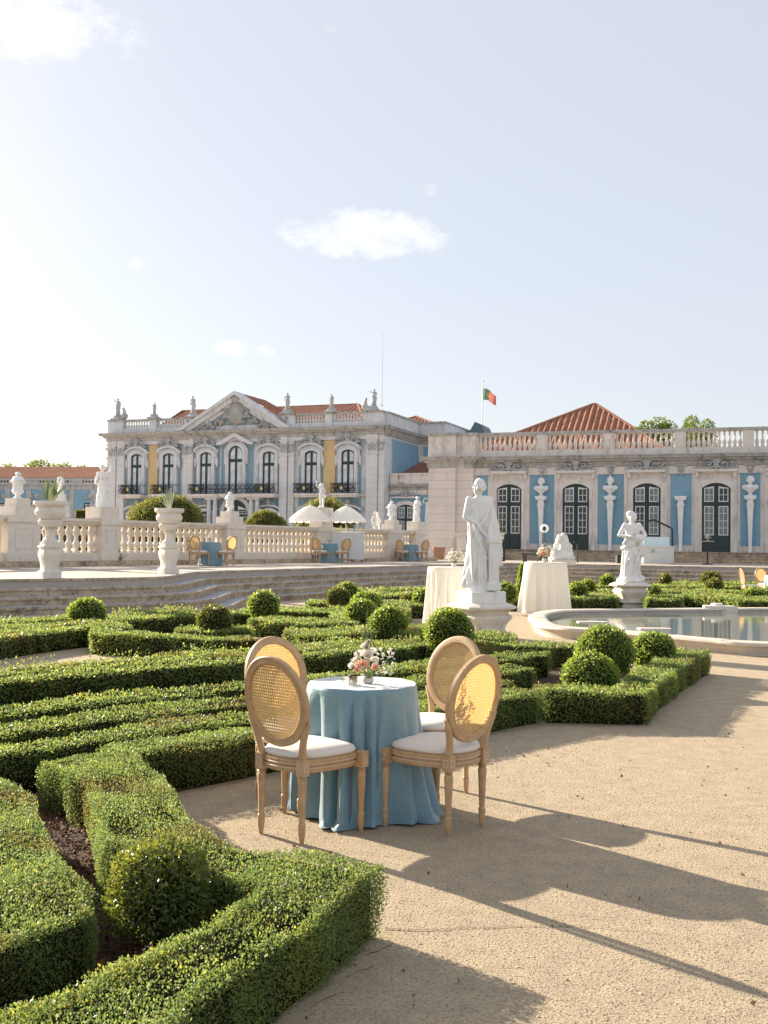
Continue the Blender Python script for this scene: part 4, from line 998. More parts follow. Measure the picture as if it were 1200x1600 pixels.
# ------------------------------------------------------------------ flagpole, antenna, trees
p = D(753.6, 668, 110); top = D(754.6, 595.5, 110)
fp = empty('flagpole', (p.x, p.y, p.z-4), 0, 'white flagpole flying a green and red flag above the palace roof', 'flagpole')
mb = MB(); hh = top.z-p.z+4; mb.tube([(0, 0, 0), (0, 0, hh)], [.07, .05], 8); mb.ell((0, 0, hh), .12, 8, 6); mb.build('pole', WPAINT, fp)
fm = []
for nm, c in (('flag_green', (.13, .25, .18)), ('flag_red', (.42, .14, .125)), ('flag_yellow', (.7, .5, .08))): fm.append(mat(nm, c, .8, transl=.35))
mb = MB(); vs = []; fs = []; nu, nv = 28, 12; wf, hf = 1.5, 1.25
for i in range(nu+1):
    s = i/nu
    for j in range(nv+1):
        t = j/nv; vs.append((.06+wf*s*.88, -.25*s+.14*math.sin(s*9+t), hh-.75-hf*t*(1-.18*s)-.95*s*s*.8-.12*s+.05*math.sin(s*7)))
for i in range(nu):
    for j in range(nv):
        fs.append((i*(nv+1)+j, (i+1)*(nv+1)+j, (i+1)*(nv+1)+j+1, i*(nv+1)+j+1))
mb.add(vs, fs); mb.m = [0 if (k//nv)/nu < .4 else 1 for k in range(len(fs))]
for k in range(len(fs)):
    i, j = k//nv, k % nv; dx, dy = (i+.5)/nu-.4, ((j+.5)/nv-.5)*.9
    if dx*dx+dy*dy < .018: mb.m[k] = 2
    if dx*dx+dy*dy < .006: mb.m[k] = 1
mb.build('flag', fm, fp, 60)
p0, p1 = D(596.5, 640, 95), D(598.5, 521, 95)
mb = MB(); mb.tube([(p0.x, p0.y, p0.z-5), (p1.x, p1.y, p1.z)], [.028, .012], 6); mb.tube([(p0.x-.25, p0.y, p0.z+.4), (p0.x+.25, p0.y, p0.z+.4)], .02, 5); tag(mb.build('antenna_mast', GREYSTONE), 'thin tall antenna mast rising behind the right corner of the palace roof', 'antenna')
for (px, py, Y, r, lab) in ((1022, 663, 88, 1.7, 'leafy tree top showing just right of the tiled hip roof'), (1083, 655, 90, 1.9, 'round leafy tree top above the parapet, right of the smaller tree top')):
    t = D(px, py-3, Y); tree('tree', (t.x, Y, 0), t.z*1.06, r, lab, n=3600, leaf=.22, zfrac=.74, clumps=15, group='trees behind the garden wing')
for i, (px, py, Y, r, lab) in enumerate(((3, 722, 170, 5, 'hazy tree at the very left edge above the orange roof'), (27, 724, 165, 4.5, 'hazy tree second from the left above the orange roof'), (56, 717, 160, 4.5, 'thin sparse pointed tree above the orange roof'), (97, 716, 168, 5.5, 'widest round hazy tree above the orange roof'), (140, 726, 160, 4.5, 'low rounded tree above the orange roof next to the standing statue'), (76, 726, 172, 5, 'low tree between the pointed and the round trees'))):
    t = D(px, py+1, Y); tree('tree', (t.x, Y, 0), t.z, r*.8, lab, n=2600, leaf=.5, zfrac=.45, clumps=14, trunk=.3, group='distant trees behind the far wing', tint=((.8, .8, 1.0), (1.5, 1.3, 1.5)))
# big clipped domes and greenery behind the balustrade
for i, (px, pt, rpx, Y, fl, lab) in enumerate(((261.5, 771, 59, 52, .9, 'largest clipped dome bush behind the balustrade, left of centre'), (415, 797, 33.5, 54, .9, 'smaller dark clipped dome bush behind the balustrade'), (508, 779, 46, 60, 1.1, 'clipped dome bush mostly hidden behind the white umbrellas'), (232, 790, 30, 56, .9, 'dark bush just left of the largest dome'))):
    t = D(px, pt, Y); r = rpx*Y/1650
    b = ball((t.x, Y), r, lab, flat=fl, m=LEAFD, z0=t.z-r*fl, d=30, name='dome_bush', cat='bush', group='domed bushes behind the balustrade', rough=.05)
for (a, b_, py, Y, lab) in ((118, 148, 797, 50, 'low green hedge behind the agave urn at the left'), (655, 668, 832, 66, 'tall dark hedge beside the stone pier')):
    t0, t1 = D(a, py, Y), D(b_, py, Y); o = hedge([(t0.x, Y), (t1.x, Y), (t1.x, Y+3), (t0.x, Y+3)], lab, h=t0.z-T_Z, d=30, m=LEAFD); o.location.z = T_Z
# ------------------------------------------------------------------ terrace balustrade
bz0, bz1 = .94, 2.21
A = Vector((-10.7, 29.4)); B = Vector((1.75, 50.85)); bd = (B-A).normalized(); bang = math.atan2(bd.y, bd.x)
BR = empty('terrace_balustrade', (A.x, A.y, 0), bang, 'long cream stone balustrade across the raised terrace, carrying urns and statues', 'balustrade')
bdx, bdy = fdir(bang); BO = Vector((A.x, A.y, 0))
def bu(px, py=840): return uv(BO, bdx, bdy, px, py)[0]
mb = MB(); mb.box(-9, bu(662), -.75, 1.2, T_Z-.1, bz0-.0); o = mb.build('terrace_kerb', STEP, None, 0); o.location = (A.x, A.y, 0); o.rotation_euler.z = bang; struct(o)
U1 = bu(660)
mb = MB(); mb.box(-9, U1, -.26, .26, bz0+.002, bz0+.17); mb.box(-9, U1, -.22, .22, bz0+.172, bz0+.24); mb.build('plinth', BAL, BR, 0)
mb = MB(); mb.box(-9, U1+.08, -.21, .21, bz1-.17, bz1-.09); mb.box(-9, U1+.13, -.28, .28, bz1-.088, bz1); mb.build('rail', BAL, BR, 0)
pedp = [(-60, -10), (1, 52), (148, 178), (345, 372), (488, 512), (600, 622), (642, 660)]
pds = []
for a, b in pedp:
    x0, x1 = bu(a), bu(b); pds.append((x0, x1)); mb = MB(); mb.box(x0, x1, -.30, .30, bz0+.003, bz1-.172); 
    mb.box(x0-.04, x1+.04, -.34, .34, bz0+.004, bz0+.25); mb.box(x0-.04, x1+.04, -.34, .34, bz1-.169, bz1+.012)
    w = (x1-x0)*.22
    for q0, q1, r0, r1 in ((x0+w, x1-w, bz0+.36, bz0+.39), (x0+w, x1-w, bz1-.33, bz1-.30), (x0+w, x0+w+.03, bz0+.392, bz1-.332), (x1-w-.03, x1-w, bz0+.392, bz1-.332)): mb.box(q0, q1, -.315, -.3002, r0, r1)
    mb.build('pedestal', PED, BR, 0)
bm2 = double_baluster(bz1-.17-bz0-.24, .124, 14).build('baluster', BAL, BR, 40); first = True
for k in range(len(pds)-1):
    x0, x1 = pds[k][1], pds[k+1][0]; n = int((x1-x0)/.29)
    for i in range(n):
        x = x0+(x1-x0)*(i+.5)/n
        if first: bm2.location = (x, 0, bz0+.24); first = False
        else: inst(bm2, BR, (x, 0, bz0+.24))
def on_rail(px): p = BO+bdx*bu(px, 805); return Vector((p.x, p.y, bz1+.013))
def lid_urn(px, ytop, label, hb=.45):
    p = on_rail(px); H = 1.56+ (850+.0125*(px-600)-ytop)*p.y/1650-p.z
    o = empty('lidded_urn', p, bang, label, 'urn', 'lidded urns on the balustrade'); s = (H-hb)/1.0
    mb = MB(); mb.box(-.36, .36, -.34, .34, 0, hb*.55); mb.box(-.24, .24, -.24, .24, hb*.552, hb); mb.build('base', PED, o, 0)
    mb = MB(); mb.lathe([(a*s, z*s+hb) for a, z in ((.17, 0), (.17, .03), (.09, .07), (.08, .12), (.14, .16), (.21, .22), (.22, .28), (.185, .34), (.19, .50), (.215, .58), (.30, .61), (.31, .635), (.26, .655))], seg=24); mb.build('bowl', MARB, o, 30)
    mb = MB(); mb.lathe([(a*s, z*s+hb) for a, z in ((.27, .657), (.22, .68), (.20, .74), (.16, .80), (.09, .83), (.05, .85), (.09, .88), (.105, .92), (.07, .97), (.02, 1.0))], seg=24, k=lambda a, z, r: 1+.05*math.cos(8*a)); mb.build('lid', MARB, o, 30)
lid_urn(27, 737, 'large lidded stone urn on the wide pedestal at the left end of the balustrade', .5)
lid_urn(359, 768, 'lidded stone urn on the balustrade between the large dome bush and the smaller one')
lid_urn(612, 782, 'lidded stone urn on the balustrade beside the small green door')
def rail_statue(px, yt, label, hb, rz=0, **k):
    p = on_rail(px); H = 1.56+(850+.0125*(px-600)-yt)*p.y/1650-p.z
    rt = empty('statue', p, bang, label, 'statue', 'statues on the balustrade'); mb = MB(); mb.box(-.40, .40, -.32, .32, 0, hb-.001); mb.build('plinth', PED, rt, 0)
    f_ = figure('figure', H-hb, rt, **k); f_.location = (0, 0, hb+.03); f_.rotation_euler.z = rz-bang; return rt
rail_statue(160, 727, 'nude marble figure with a raised arm standing on the left part of the balustrade', .37, R(-10), dress='waist', lean=-.02, arms=(((-.06, .0, -.15), (-.02, -.08, -.24)), ((.10, 0, .02), (.10, .02, .15))), vox=.014, seed=3)
rail_statue(651, 776, 'white robed marble figure on the right end pedestal of the balustrade', .42, R(-40), dress='full', lean=.03, vox=.016, seed=8)
rail_statue(502, 755.5, 'white marble child figure raising one arm above the umbrellas', .80, R(15), dress='none', child=True, arms=(((-.12, 0, .05), (-.15, 0, .26)), ((.07, .02, -.14), (.04, -.08, -.25))), vox=.016, seed=5)
p = D(587, 826, 62); rt = empty('statue', (p.x, 62, T_Z), 0, 'small weathered marble child statue standing behind the balustrade near the drinks cart', 'statue'); f_ = figure('figure', D(587, 799, 62).z-p.z+.6, rt, child=True, dress='none', vox=.02, seed=11); f_.location = (0, 0, p.z-.6-T_Z)
mb = MB(); mb.box(-.35, .35, -.3, .3, 0, p.z-.62-T_Z); mb.build('plinth', PED, rt, 0)
# sphinx on the rail behind the left agave
p = on_rail(95); mb = MB(); k = (850-6-745)*p.y/1650+1.56-p.z
mb.box(-.32, .32, -.22, .22, 0, .16); limb(mb, [(.10, 0, .25), (.04, 0, .45), (-.04, 0, k*.55)], [.22, .20, .17]); limb(mb, [(-.04, 0, k*.55), (-.05, 0, k-.3)], [.13, .07]); head(mb, (-.05, 0, k-.17), .32, (-.8, -.6)); limb(mb, [(-.12, -.12, k*.55), (-.2, -.12, .2)], [.07, .05]); limb(mb, [(-.12, .12, k*.55), (-.2, .12, .2)], [.07, .05]); limb(mb, [(.15, .1, .3), (-.1, .15, .2)], [.10, .06])
o = remesh(mb, 'sphinx_statue', MARB, .022); o.location = p; o.scale = (.75, .75, 1); o.rotation_euler.z = R(15); tag(o, 'seated stone sphinx on the balustrade just behind the left agave urn', 'statue')
# ------------------------------------------------------------------ agave urns
def agave(name, loc, label, r=.5, n=26, up=.5, seed=0, thick=.05, tcol=AGAVE):
    rr = random.Random(seed); mb = MB()
    for i in range(n):
        a = i*2.4+rr.uniform(-.2, .2); el = R(rr.uniform(25, 85))*up+R(20); L_ = r*rr.uniform(.75, 1.1); vs = []; m_ = 7
        d = Vector((math.cos(a), math.sin(a), 0)); s = Vector((-math.sin(a), math.cos(a), 0))
        for j in range(m_+1):
            t = j/m_; c = d*(L_*t*math.cos(el)+.05)+Vector((0, 0, L_*(t*math.sin(el)-.28*t*t*math.cos(el)))); w = thick*(1.0-t)**.6*(.7+.6*math.sin(math.pi*min(1, t+.2)))
            vs += [c-s*w+Vector((0, 0, w*.5)), c, c+s*w+Vector((0, 0, w*.5))]
        mb.add(vs, [(3*j, 3*j+1, 3*j+4, 3*j+3) for j in range(m_)]+[(3*j+1, 3*j+2, 3*j+5, 3*j+4) for j in range(m_)])
    return tag(mb.build(name, tcol, None, 60, loc), label, 'plant', 'agaves in the stone urns')
def big_urn(p, H, lab, seed):
    o = empty('stone_urn', p, R(35), lab, 'urn', 'tall planter urns on the terrace edge'); s = H/1.54
    mb = MB(); mb.lathe([(a*s, z*s) for a, z in ((.20, 0), (.20, .13), (.155, .15), (.15, .25), (.175, .36), (.20, .46), (.19, .54), (.165, .60), (.205, .61), (.205, .65), (.165, .66), (.17, .72))], seg=32, sq=.75, rot=0, k=lambda a, z, r: 1+.015*math.cos(16*a)); mb.build('pedestal', PED, o, 30)
    mb = MB(); mb.lathe([(a*s, z*s) for a, z in ((.155, .722), (.15, .76), (.10, .80), (.085, .90), (.10, .96), (.13, .98), (.10, 1.0))], seg=32); mb.build('stem', PED, o, 30)
    mb = MB(); mb.lathe([(a*s, z*s) for a, z in ((.10, 1.002), (.17, 1.03), (.225, 1.09), (.235, 1.15), (.205, 1.17))], seg=64, k=lambda a, z, r: 1+.05*abs(math.cos(12*a))); mb.build('gadroon', PED, o, 50)
    mb = MB(); mb.lathe([(a*s, z*s) for a, z in ((.20, 1.172), (.25, 1.21), (.30, 1.27), (.31, 1.33), (.28, 1.39), (.27, 1.42), (.33, 1.45), (.345, 1.48), (.34, 1.54), (.30, 1.54), (.27, 1.47), (.05, 1.46))], seg=48); mb.build('bowl', PED, o, 30)
    return o
pa = G(77, 903, T_Z+.006); pb = G(263, 896.5, T_Z+.006)
big_urn(pa, 1.54, 'tall carved stone urn on the terrace edge holding a yellow green agave, leftmost', 1)
big_urn(pb, 1.54, 'tall carved stone urn holding a pale spiky agave, before the largest dome bush', 2)
agave('agave', pa+Vector((0, 0, 1.53)), 'broad yellow green agave growing in the leftmost urn', .56, 30, .75, 1, .04); agave('agave', pb+Vector((0, 0, 1.52)), 'pale grey green spiky agave growing in the urn in front of the dome bush', .50, 34, 1.1, 2, .026, mat('pale_agave', (.36, .42, .30), .6))
agave('agave', on_rail(195)+Vector((0, -.6, -1.3)), 'small agave tuft behind the balustrade near the middle left', .4, 14, 1, 4, .03)
pc_ = G(777, 884, T_Z); big_urn(pc_, 1.25, 'stone urn with dark agave behind the large statue near the wing', 3); agave('agave', pc_+Vector((0, 0, 1.17)), 'dark agave in the urn behind the large statue', .5, 22, .9, 6, .045, mat('dark_agave', (.06, .10, .06), .5))
# ------------------------------------------------------------------ cane back chair (faces +y)
def seat_outline(n=40, g=0.0):
    out = []
    for i in range(n):
        a = 2*math.pi*i/n; c, s_ = math.cos(a), math.sin(a); e = .62
        y = math.copysign(abs(s_)**e, s_)*(.215+g); t = (y+.215)/.43; w = .185+.065*min(1, max(0, t))+g
        x = math.copysign(abs(c)**e, c)*w; out.append((x, y+.012*(1 if y > 0 else -1)*(1-abs(x)/w)*1.5))
    return out
def loft(mb, rings, cap=True):
    vs = [p for r in rings for p in r]; n = len(rings[0]); fs = []
    for i in range(len(rings)-1):
        for j in range(n): fs.append((i*n+j, i*n+(j+1) % n, (i+1)*n+(j+1) % n, (i+1)*n+j))
    if cap: fs += [tuple(range(n-1, -1, -1)), tuple((len(rings)-1)*n+j for j in range(n))]
    mb.add(vs, fs)
OZ, OW, OH = .728, .226, .240
def backy(x, z): return -.205-(z-.44)*.19+.30*x*x-.0
def make_chair(label, group, fine=True):
    r = empty('chair', (0, 0, 0), 0, label, 'chair', group)
    ol = seat_outline()
    mb = MB(); o2 = seat_outline(g=-.025)
    rings = [[(x, y, z) for x, y in seat_outline(g=g)] for g, z in ((-.004, .362), (.0, .370), (0, .384), (-.006, .388), (-.006, .404), (0, .408), (.004, .425), (-.01, .432))]
    loft(mb, rings); mb.build('seat_frame', WOOD, r, 40)
    mb = MB(); a = seat_outline(60, g=.0015)
    for z in (.386, .4065): mb.tube([(x, y, z) for x, y in a], .0028, 5, closed=True)
    mb.build('limed_line', WOODL, r, 60)
    mb = MB(); rings = []
    for g, z in ((-.012, .433), (-.003, .442), (-.002, .452), (-.012, .466), (-.035, .477), (-.075, .484), (-.13, .488)): rings.append([(x, y, z) for x, y in seat_outline(g=g)])
    loft(mb, rings); mb.build('seat_cushion', SEAT, r, 60)
    lp = [(.0225, .352), (.018, .345), (.025, .337), (.018, .330), (.0235, .322), (.0235, .31), (.0205, .25), (.0175, .18), (.015, .115), (.0145, .108), (.0195, .102), (.0205, .094), (.0185, .086), (.0195, .074), (.0175, .04), (.011, .004), (.010, 0)][::-1]
    for x, y in ((-.150, -.195), (.150, -.195), (-.226, .19), (.226, .19)):
        tx, ty = x*.0, y*.0; mb = MB(); mb.lathe(lp, c=(x, y, 0), seg=16, k=lambda a, z, q: 1+(.05*math.cos(8*a) if .11 < z < .315 else 0)); mb.obox((x, y, .392), .052, .052, .086)
        l = mb.build('leg', WOOD, r, 40)
        if fine:
            q = MB(); sx = 1 if x > 0 else -1
            for (nx, ny) in ((sx, 0), (0, 1 if y > 0 else -1)):
                for (u0, u1, z0, z1) in ((-.016, .016, .372, .376), (-.016, .016, .409, .413), (-.016, -.012, .376, .409), (.012, .016, .376, .409)):
                    if nx: q.box(x+nx*.0262-.001, x+nx*.0262+.001, y+u0, y+u1, z0, z1)
                    else: q.box(x+u0, x+u1, y+ny*.0262-.001, y+ny*.0262+.001, z0, z1)
            q.build('rosette', WOODL, l, 0)
    # oval back
    mb = MB(); n = 56; sec = [(-.024, -.011), (-.017, -.016), (.0, -.013), (.014, -.017), (.021, -.011), (.021, .012), (.012, .017), (-.018, .016), (-.024, .008)]
    vs = []; k = len(sec)
    for i in range(n):
        a = 2*math.pi*i/n; ca, sa = math.cos(a), math.sin(a); nx, nz = ca/OW, sa/OH; l_ = math.hypot(nx, nz); nx /= l_; nz /= l_
        for d, y in sec: x = (OW-.02)*ca+nx*d; z = OZ+(OH-.02)*sa+nz*d; vs.append((x, backy(x, z)+y, z))
    mb.add(vs, [(i*k+j, ((i+1) % n)*k+j, ((i+1) % n)*k+(j+1) % k, i*k+(j+1) % k) for i in range(n) for j in range(k)])
    mb.build('back_frame', WOOD, r, 40)
    for sg in (-1, 1):
        mb = MB(); P = []
        for t in range(9):
            z = .40+.235*t/8; x = sg*(.150+.072*(t/8)**2.2+(.004 if t == 8 else 0)); P.append((x, backy(x, z)*(1 if t > 1 else .985), z))
        mb.tube(P, [.026, .025, .023, .0215, .0205, .020, .019, .017, .010], 8, flat=(1.05, .8)); mb.build('back_post', WOOD, r, 50)
    mb = MB(); pitch = .0165 if fine else .03; hw = .0043 if fine else .0085; w, h = OW-.03, OH-.03
    def strip(p, q, wd, off):
        m_ = 10; vs = []; d = Vector((q[0]-p[0], 0, q[1]-p[1])).normalized(); s = Vector((-d.z, 0, d.x))*wd
        for i in range(m_+1):
            t = i/m_; x = p[0]+(q[0]-p[0])*t; z = p[1]+(q[1]-p[1])*t; c = Vector((x, backy(x, z)+off, z)); vs += [c-s, c+s]
        mb.add(vs, [(2*i, 2*i+2, 2*i+3, 2*i+1) for i in range(m_)])
    i = -h+pitch*.5
    while i < h:
        x = w*math.sqrt(1-(i/h)**2); strip((-x, OZ+i), (x, OZ+i), hw, .0); i += pitch
    i = -w+pitch*.5
    while i < w:
        z = h*math.sqrt(1-(i/w)**2); strip((i, OZ-z), (i, OZ+z), hw, .0012); i += pitch
    if fine:
        for sg in (1, -1):
            c = -w-h
            while c < w+h:       # x = c + sg*t, z = t
                A_, B_, C_ = 1/(w*w)+1/(h*h), 2*c*sg/(w*w), c*c/(w*w)-1; dd = B_*B_-4*A_*C_
                if dd > 0:
                    t0, t1 = (-B_-math.sqrt(dd))/(2*A_), (-B_+math.sqrt(dd))/(2*A_)
                    strip((c+sg*t0, OZ+t0), (c+sg*t1, OZ+t1), .0012, -.001*sg-.0015)
                c += pitch
    mb.build('cane_panel', CANE, r, 0)
    return r
chair = make_chair('', 'cane back chairs round the front blue table', True); chair_far = make_chair('', 'x', False)
def put_chair(src, x, y, z, head_deg, label, group, first=False):
    rz = R(head_deg-90)
    if first: src.location = (x, y, z); src.rotation_euler.z = rz; src['label'] = label; src['group'] = group; return src
    return copy_tree(src, (x, y, z), rz, label, None, group)
g1 = 'cane back chairs round the front blue table'
def from_rear(x, y, a): return x+.195*math.cos(R(a)), y+.195*math.sin(R(a))
front = [(-.522, 5.62, 51, 'front left cane back chair, seen from behind, beside the near blue table'), (.464, 5.80, 138, 'front right cane back chair with its golden woven back catching the sun'),
         (-.630, 6.60, -50, 'rear left cane back chair half hidden behind the front left chair'), (.430, 6.80, 225, 'rear right cane back chair facing the camera across the near blue table')]
TX, TY = -.116, 6.18
for i, (x, y, a, lab) in enumerate(front):
    cx, cy = from_rear(x, y, a); put_chair(chair, cx, cy, 0, a, lab, g1, i == 0)
# ------------------------------------------------------------------ tablecloths and tables
def tablecloth(name, loc, r, h, flare, label, m, seed=0, folds=13, amp=.05, pool=.05, group=None, seg=320, avoid=(), side=0):
    rr = random.Random(seed); ph = [rr.uniform(0, 6.28) for _ in range(6)]; rows = 44; vs = []; fs = []
    rads = [0, .25, .5, .75, .9, .97]
    for q in rads[1:]: vs += [(r*q*math.cos(2*math.pi*j/seg), r*q*math.sin(2*math.pi*j/seg), h+.0015*math.sin(9*j*6.28/seg+q*20)) for j in range(seg)]
    for i in range(rows+1):
        t = i/rows
        for j in range(seg):
            a = 2*math.pi*j/seg; b = a+.16*math.sin(2*a+ph[0])+.10*math.sin(3*a+ph[1])+.05*t*math.sin(5*a+ph[5])
            s1 = math.sin(folds*b+ph[2]); fold = (1-abs(s1)**.75*1.7)*.5+.35*math.sin((folds-4)*b+ph[3]+1.2*t)+.22*math.sin((folds+7)*b+ph[4]-2*t)
            A = amp*min(1, (t*1.25)**.75)*(.75+.45*math.sin(2*a+ph[3])*math.sin(a*3+ph[0]+t)); R_ = r+flare*t**1.15+side*t*t*max(0, math.cos(a-.1))**2+A*fold*-1.0
            if t < .05: R_ = r-.008*(1-t/.05)**2
            z = h*(1-t)-.002
            if t > .93 and pool: k = (t-.93)/.07; R_ += pool*k*(.5+.5*math.sin(3*a+ph[4])+.4*math.sin(8*a+ph[1])); z = max(.004+.012*(1+math.sin(11*a+ph[2]))*k*(1-k*.4), h*(1-t)*.9)
            for aa, rm in avoid:
                dd = abs((a-aa+math.pi) % (2*math.pi)-math.pi); lim_ = max(rm, r+.002)+.9*max(0, dd-.10)**1.3
                if R_ > lim_: R_ = lim_
            vs.append((R_*math.cos(a), R_*math.sin(a), z))
    nr = len(rads)-1+rows+1
    for i in range(nr-1):
        for j in range(seg): fs.append((i*seg+j, i*seg+(j+1) % seg, (i+1)*seg+(j+1) % seg, (i+1)*seg+j))
    fs.append(tuple(range(seg)))
    mb = MB(); mb.add(vs, [f[::-1] for f in fs]); o = mb.build(name, m, None, 60, loc); tag(o, label, 'tablecloth', group)
    me = o.data; 
    return o
def table_under(loc, r, h, label, group):
    t = empty('round_table', loc, 0, label, 'table', group)
    mb = MB(); mb.lathe([(r-.03, h-.03), (r-.012, h-.025), (r-.012, h-.012), (r-.03, h-.008)], seg=40); mb.build('tabletop', WPAINT, t, 30)
    mb = MB(); mb.tube([(0, 0, .02), (0, 0, h-.03)], .03, 12); mb.build('leg', IRON, t); mb = MB(); mb.lathe([(r*.7, 0), (r*.7, .012), (.05, .03)], seg=30); mb.build('base', IRON, t, 30); return t
AV = []
for x, y, a, lab in front:
    cx, cy = from_rear(x, y, a); ca, sa = math.cos(R(a)), math.sin(R(a))
    for sx in (-.226, .226):
        lx_, ly_ = cx+ca*.19+sa*sx-TX, cy+sa*.19-ca*sx-TY; AV.append((math.atan2(ly_, lx_) % (2*math.pi), math.hypot(lx_, ly_)-.034))
tablecloth('tablecloth', (TX, TY, .0), .322, .75, .055, 'floor length blue velvet cloth with deep folds on the near table', VELVET, seed=12, folds=9, amp=.088, pool=.06, avoid=AV, side=.13, group='blue velvet tablecloths')
table_under((TX, TY, 0), .322, .75, 'small round table under the near blue velvet cloth', 'round tables under blue cloths')
# flowers
def rose(mb, c, r, tilt=(0, -.4, 1), seed=0, n=16):
    rr = random.Random(seed); ax = Vector(tilt).normalized(); q = ax.to_track_quat('Z', 'Y')
    for i in range(n):
        a = i*2.4; k = i/n; rad = r*(.18+.72*k); op = .25+1.0*k; w = r*(.45+.4*k); hgt = r*(.95-.25*k); vs = []
        for u in range(5):
            for v in range(5):
                s = (u/4-.5)*2; t = v/4; aa = a+s*.75*w/max(rad, .3*r)*.6; rr_ = rad*(.45+.55*t)+op*.25*r*t*t; z = -r*.35+hgt*(t-.25*t*t*op)*(1-.18*s*s)
                vs.append(Vector(c)+q @ Vector((rr_*math.cos(aa), rr_*math.sin(aa), z)))
        mb.add(vs, [(u*5+v, (u+1)*5+v, (u+1)*5+v+1, u*5+v+1) for u in range(4) for v in range(4)])
def petals(mb, c, r, rr, n=5):
    ax = Vector((rr.uniform(-1, 1), rr.uniform(-1, .3), rr.uniform(.2, 1))).normalized(); q = ax.to_track_quat('Z', 'Y')
    for i in range(n):
        a = 6.283*i/n+rr.random(); vs = []
        for s, t in ((0, 0), (-.38, .5), (-.3, .9), (0, 1.05), (.3, .9), (.38, .5), (0, .5)): 
            p = Vector((t*math.cos(a)-s*math.sin(a), t*math.sin(a)+s*math.cos(a), .35*t*t-(.12 if (s, t) == (0, .5) else 0)))*r; vs.append(Vector(c)+q @ p)
        mb.add(vs, [(0, 1, 6), (1, 2, 6), (2, 3, 6), (3, 4, 6), (4, 5, 6), (5, 0, 6)])
def tintall(o, a=(1, 1, 1), s=0):
    me = o.data; at = me.attributes.new('tint', 'FLOAT_COLOR', 'POINT'); n = len(me.vertices); c = np.ones((n, 4)); c[:, :3] = a; at.data.foreach_set('color', c.ravel()); return o
STEMM = mat('flower_stem', (.14, .20, .06), .6); LEAFS = mat('posy_leaf', (.16, .22, .10), .6, transl=.3)
def bouquet(loc, label, s=1.0, peach=True, seed=0, vase_h=.06, tall=True, yellow=False, group=None, dense=1.0):
    rr = random.Random(seed); o = empty('flower_arrangement', loc, 0, label, 'flowers', group)
    mb = MB(); mb.lathe([(.025*s, 0), (.034*s, .004), (.038*s, vase_h*.6*s), (.034*s, vase_h*s), (.030*s, vase_h*s), (.032*s, vase_h*.5*s)], seg=20); mb.build('vase', CERAM, o, 40)
    z0 = vase_h*s; ends = []
    blooms = [(-.075, -.01, .105, .033, 0), (-.05, .02, .145, .036, 0), (-.005, -.03, .15, .040, 0), (-.035, -.055, .085, .042, 1), (.045, -.055, .07, .024, 2), (-.10, .0, .075, .028, 0), (.02, .03, .16, .034, 0), (-.02, .0, .195, .028, 0), (.0, .0, .225, .020, 0), (.04, .0, .11, .03, 0), (-.065, -.04, .055, .024, 2)]
    for k, (x, y, z, r, kind) in enumerate(blooms):
        if not peach and kind: kind = 0
        p = Vector((x*s, y*s, z0+z*s)); m2 = MB(); rose(m2, p, r*s, (x*4, -.7+y*3, .7), seed+k, 18)
        tintall(m2.build('bloom', PPEACH if kind else PWHITE, o, 60), (1, 1, 1) if kind != 2 else (1, .8, .85)); ends.append(p)
    mw = MB(); ms = MB(); ml = MB()
    for k in range(int(60*dense)):
        a = rr.uniform(-.6, .9); x = .03+.13*rr.random(); z = .02+.18*rr.random(); p = Vector((x*s, rr.uniform(-.06, .07)*s, z0+z*s*(1-.8*(x-.03)))); petals(mw, p, rr.uniform(.010, .017)*s, rr)
        if k % 4 == 0: ends.append(p)
    for k in range(14): p = Vector((rr.uniform(-.12, .1)*s, rr.uniform(-.07, .07)*s, z0+rr.uniform(.02, .16)*s)); petals(mw, p, .012*s, rr)
    tintall(mw.build('small_blossoms', PWHITE, o, 0))
    if tall:
        for (tx, tz) in ((-.01, .42), (.02, .30), (-.03, .33)):
            pts = [(0, 0, z0), (tx*.3*s, 0, z0+tz*.5*s), (tx*s, .005, z0+tz*s)]; ms.tube(pts, .0022*s, 5)
            for k in range(14): t = .45+.55*k/14; q = Vector((tx*t*s, 0, z0+tz*t*s)); ml.ell(q+Vector((rr.uniform(-1, 1), rr.uniform(-1, 1), .3))*.012*s, (.004*s, .004*s, .010*s), 5, 4, M=Matrix.Rotation(rr.uniform(-.8, .8), 3, 'Y'))
    for e in ends: ms.tube([(0, 0, z0-.01), tuple(e*.5+Vector((0, 0, z0*.5))), tuple(e)], .0018*s, 5)
    ms.build('stems', STEMM, o, 60)
    for k in range(30):
        p = Vector((rr.uniform(-.11, .13)*s, rr.uniform(-.07, .06)*s, z0+rr.uniform(-.01, .15)*s)); d = Vector((p.x*6, rr.uniform(-1, 1), rr.uniform(-.2, 1))).normalized(); q = d.to_track_quat('Y', 'Z'); L_ = rr.uniform(.02, .045)*s
        ml.add([p+q @ Vector(v)*L_ for v in ((0, 0, 0), (-.25, .45, .06), (0, 1, -.1), (.25, .45, .06), (0, .5, 0))], [(0, 1, 4), (1, 2, 4), (2, 3, 4), (3, 0, 4)])
    ml.build('leaves', LEAFS if not yellow else AGAVE, o, 0)
    return o
bouquet((TX+.035, TY-.03, .752), 'posy of white blossoms and a peach rose on the near blue table', .92, seed=3, vase_h=.035, dense=.6)
def votive(x, y, z, r, h, lab):
    mb = MB(); mb.lathe([(r, 0), (r, h), (r*.93, h), (r*.9, .006), (.001, .006)], seg=24); tag(mb.build('votive_glass', CLEAR, None, 40, (x, y, z)), lab, 'candle glass', 'glass votives on the near table')
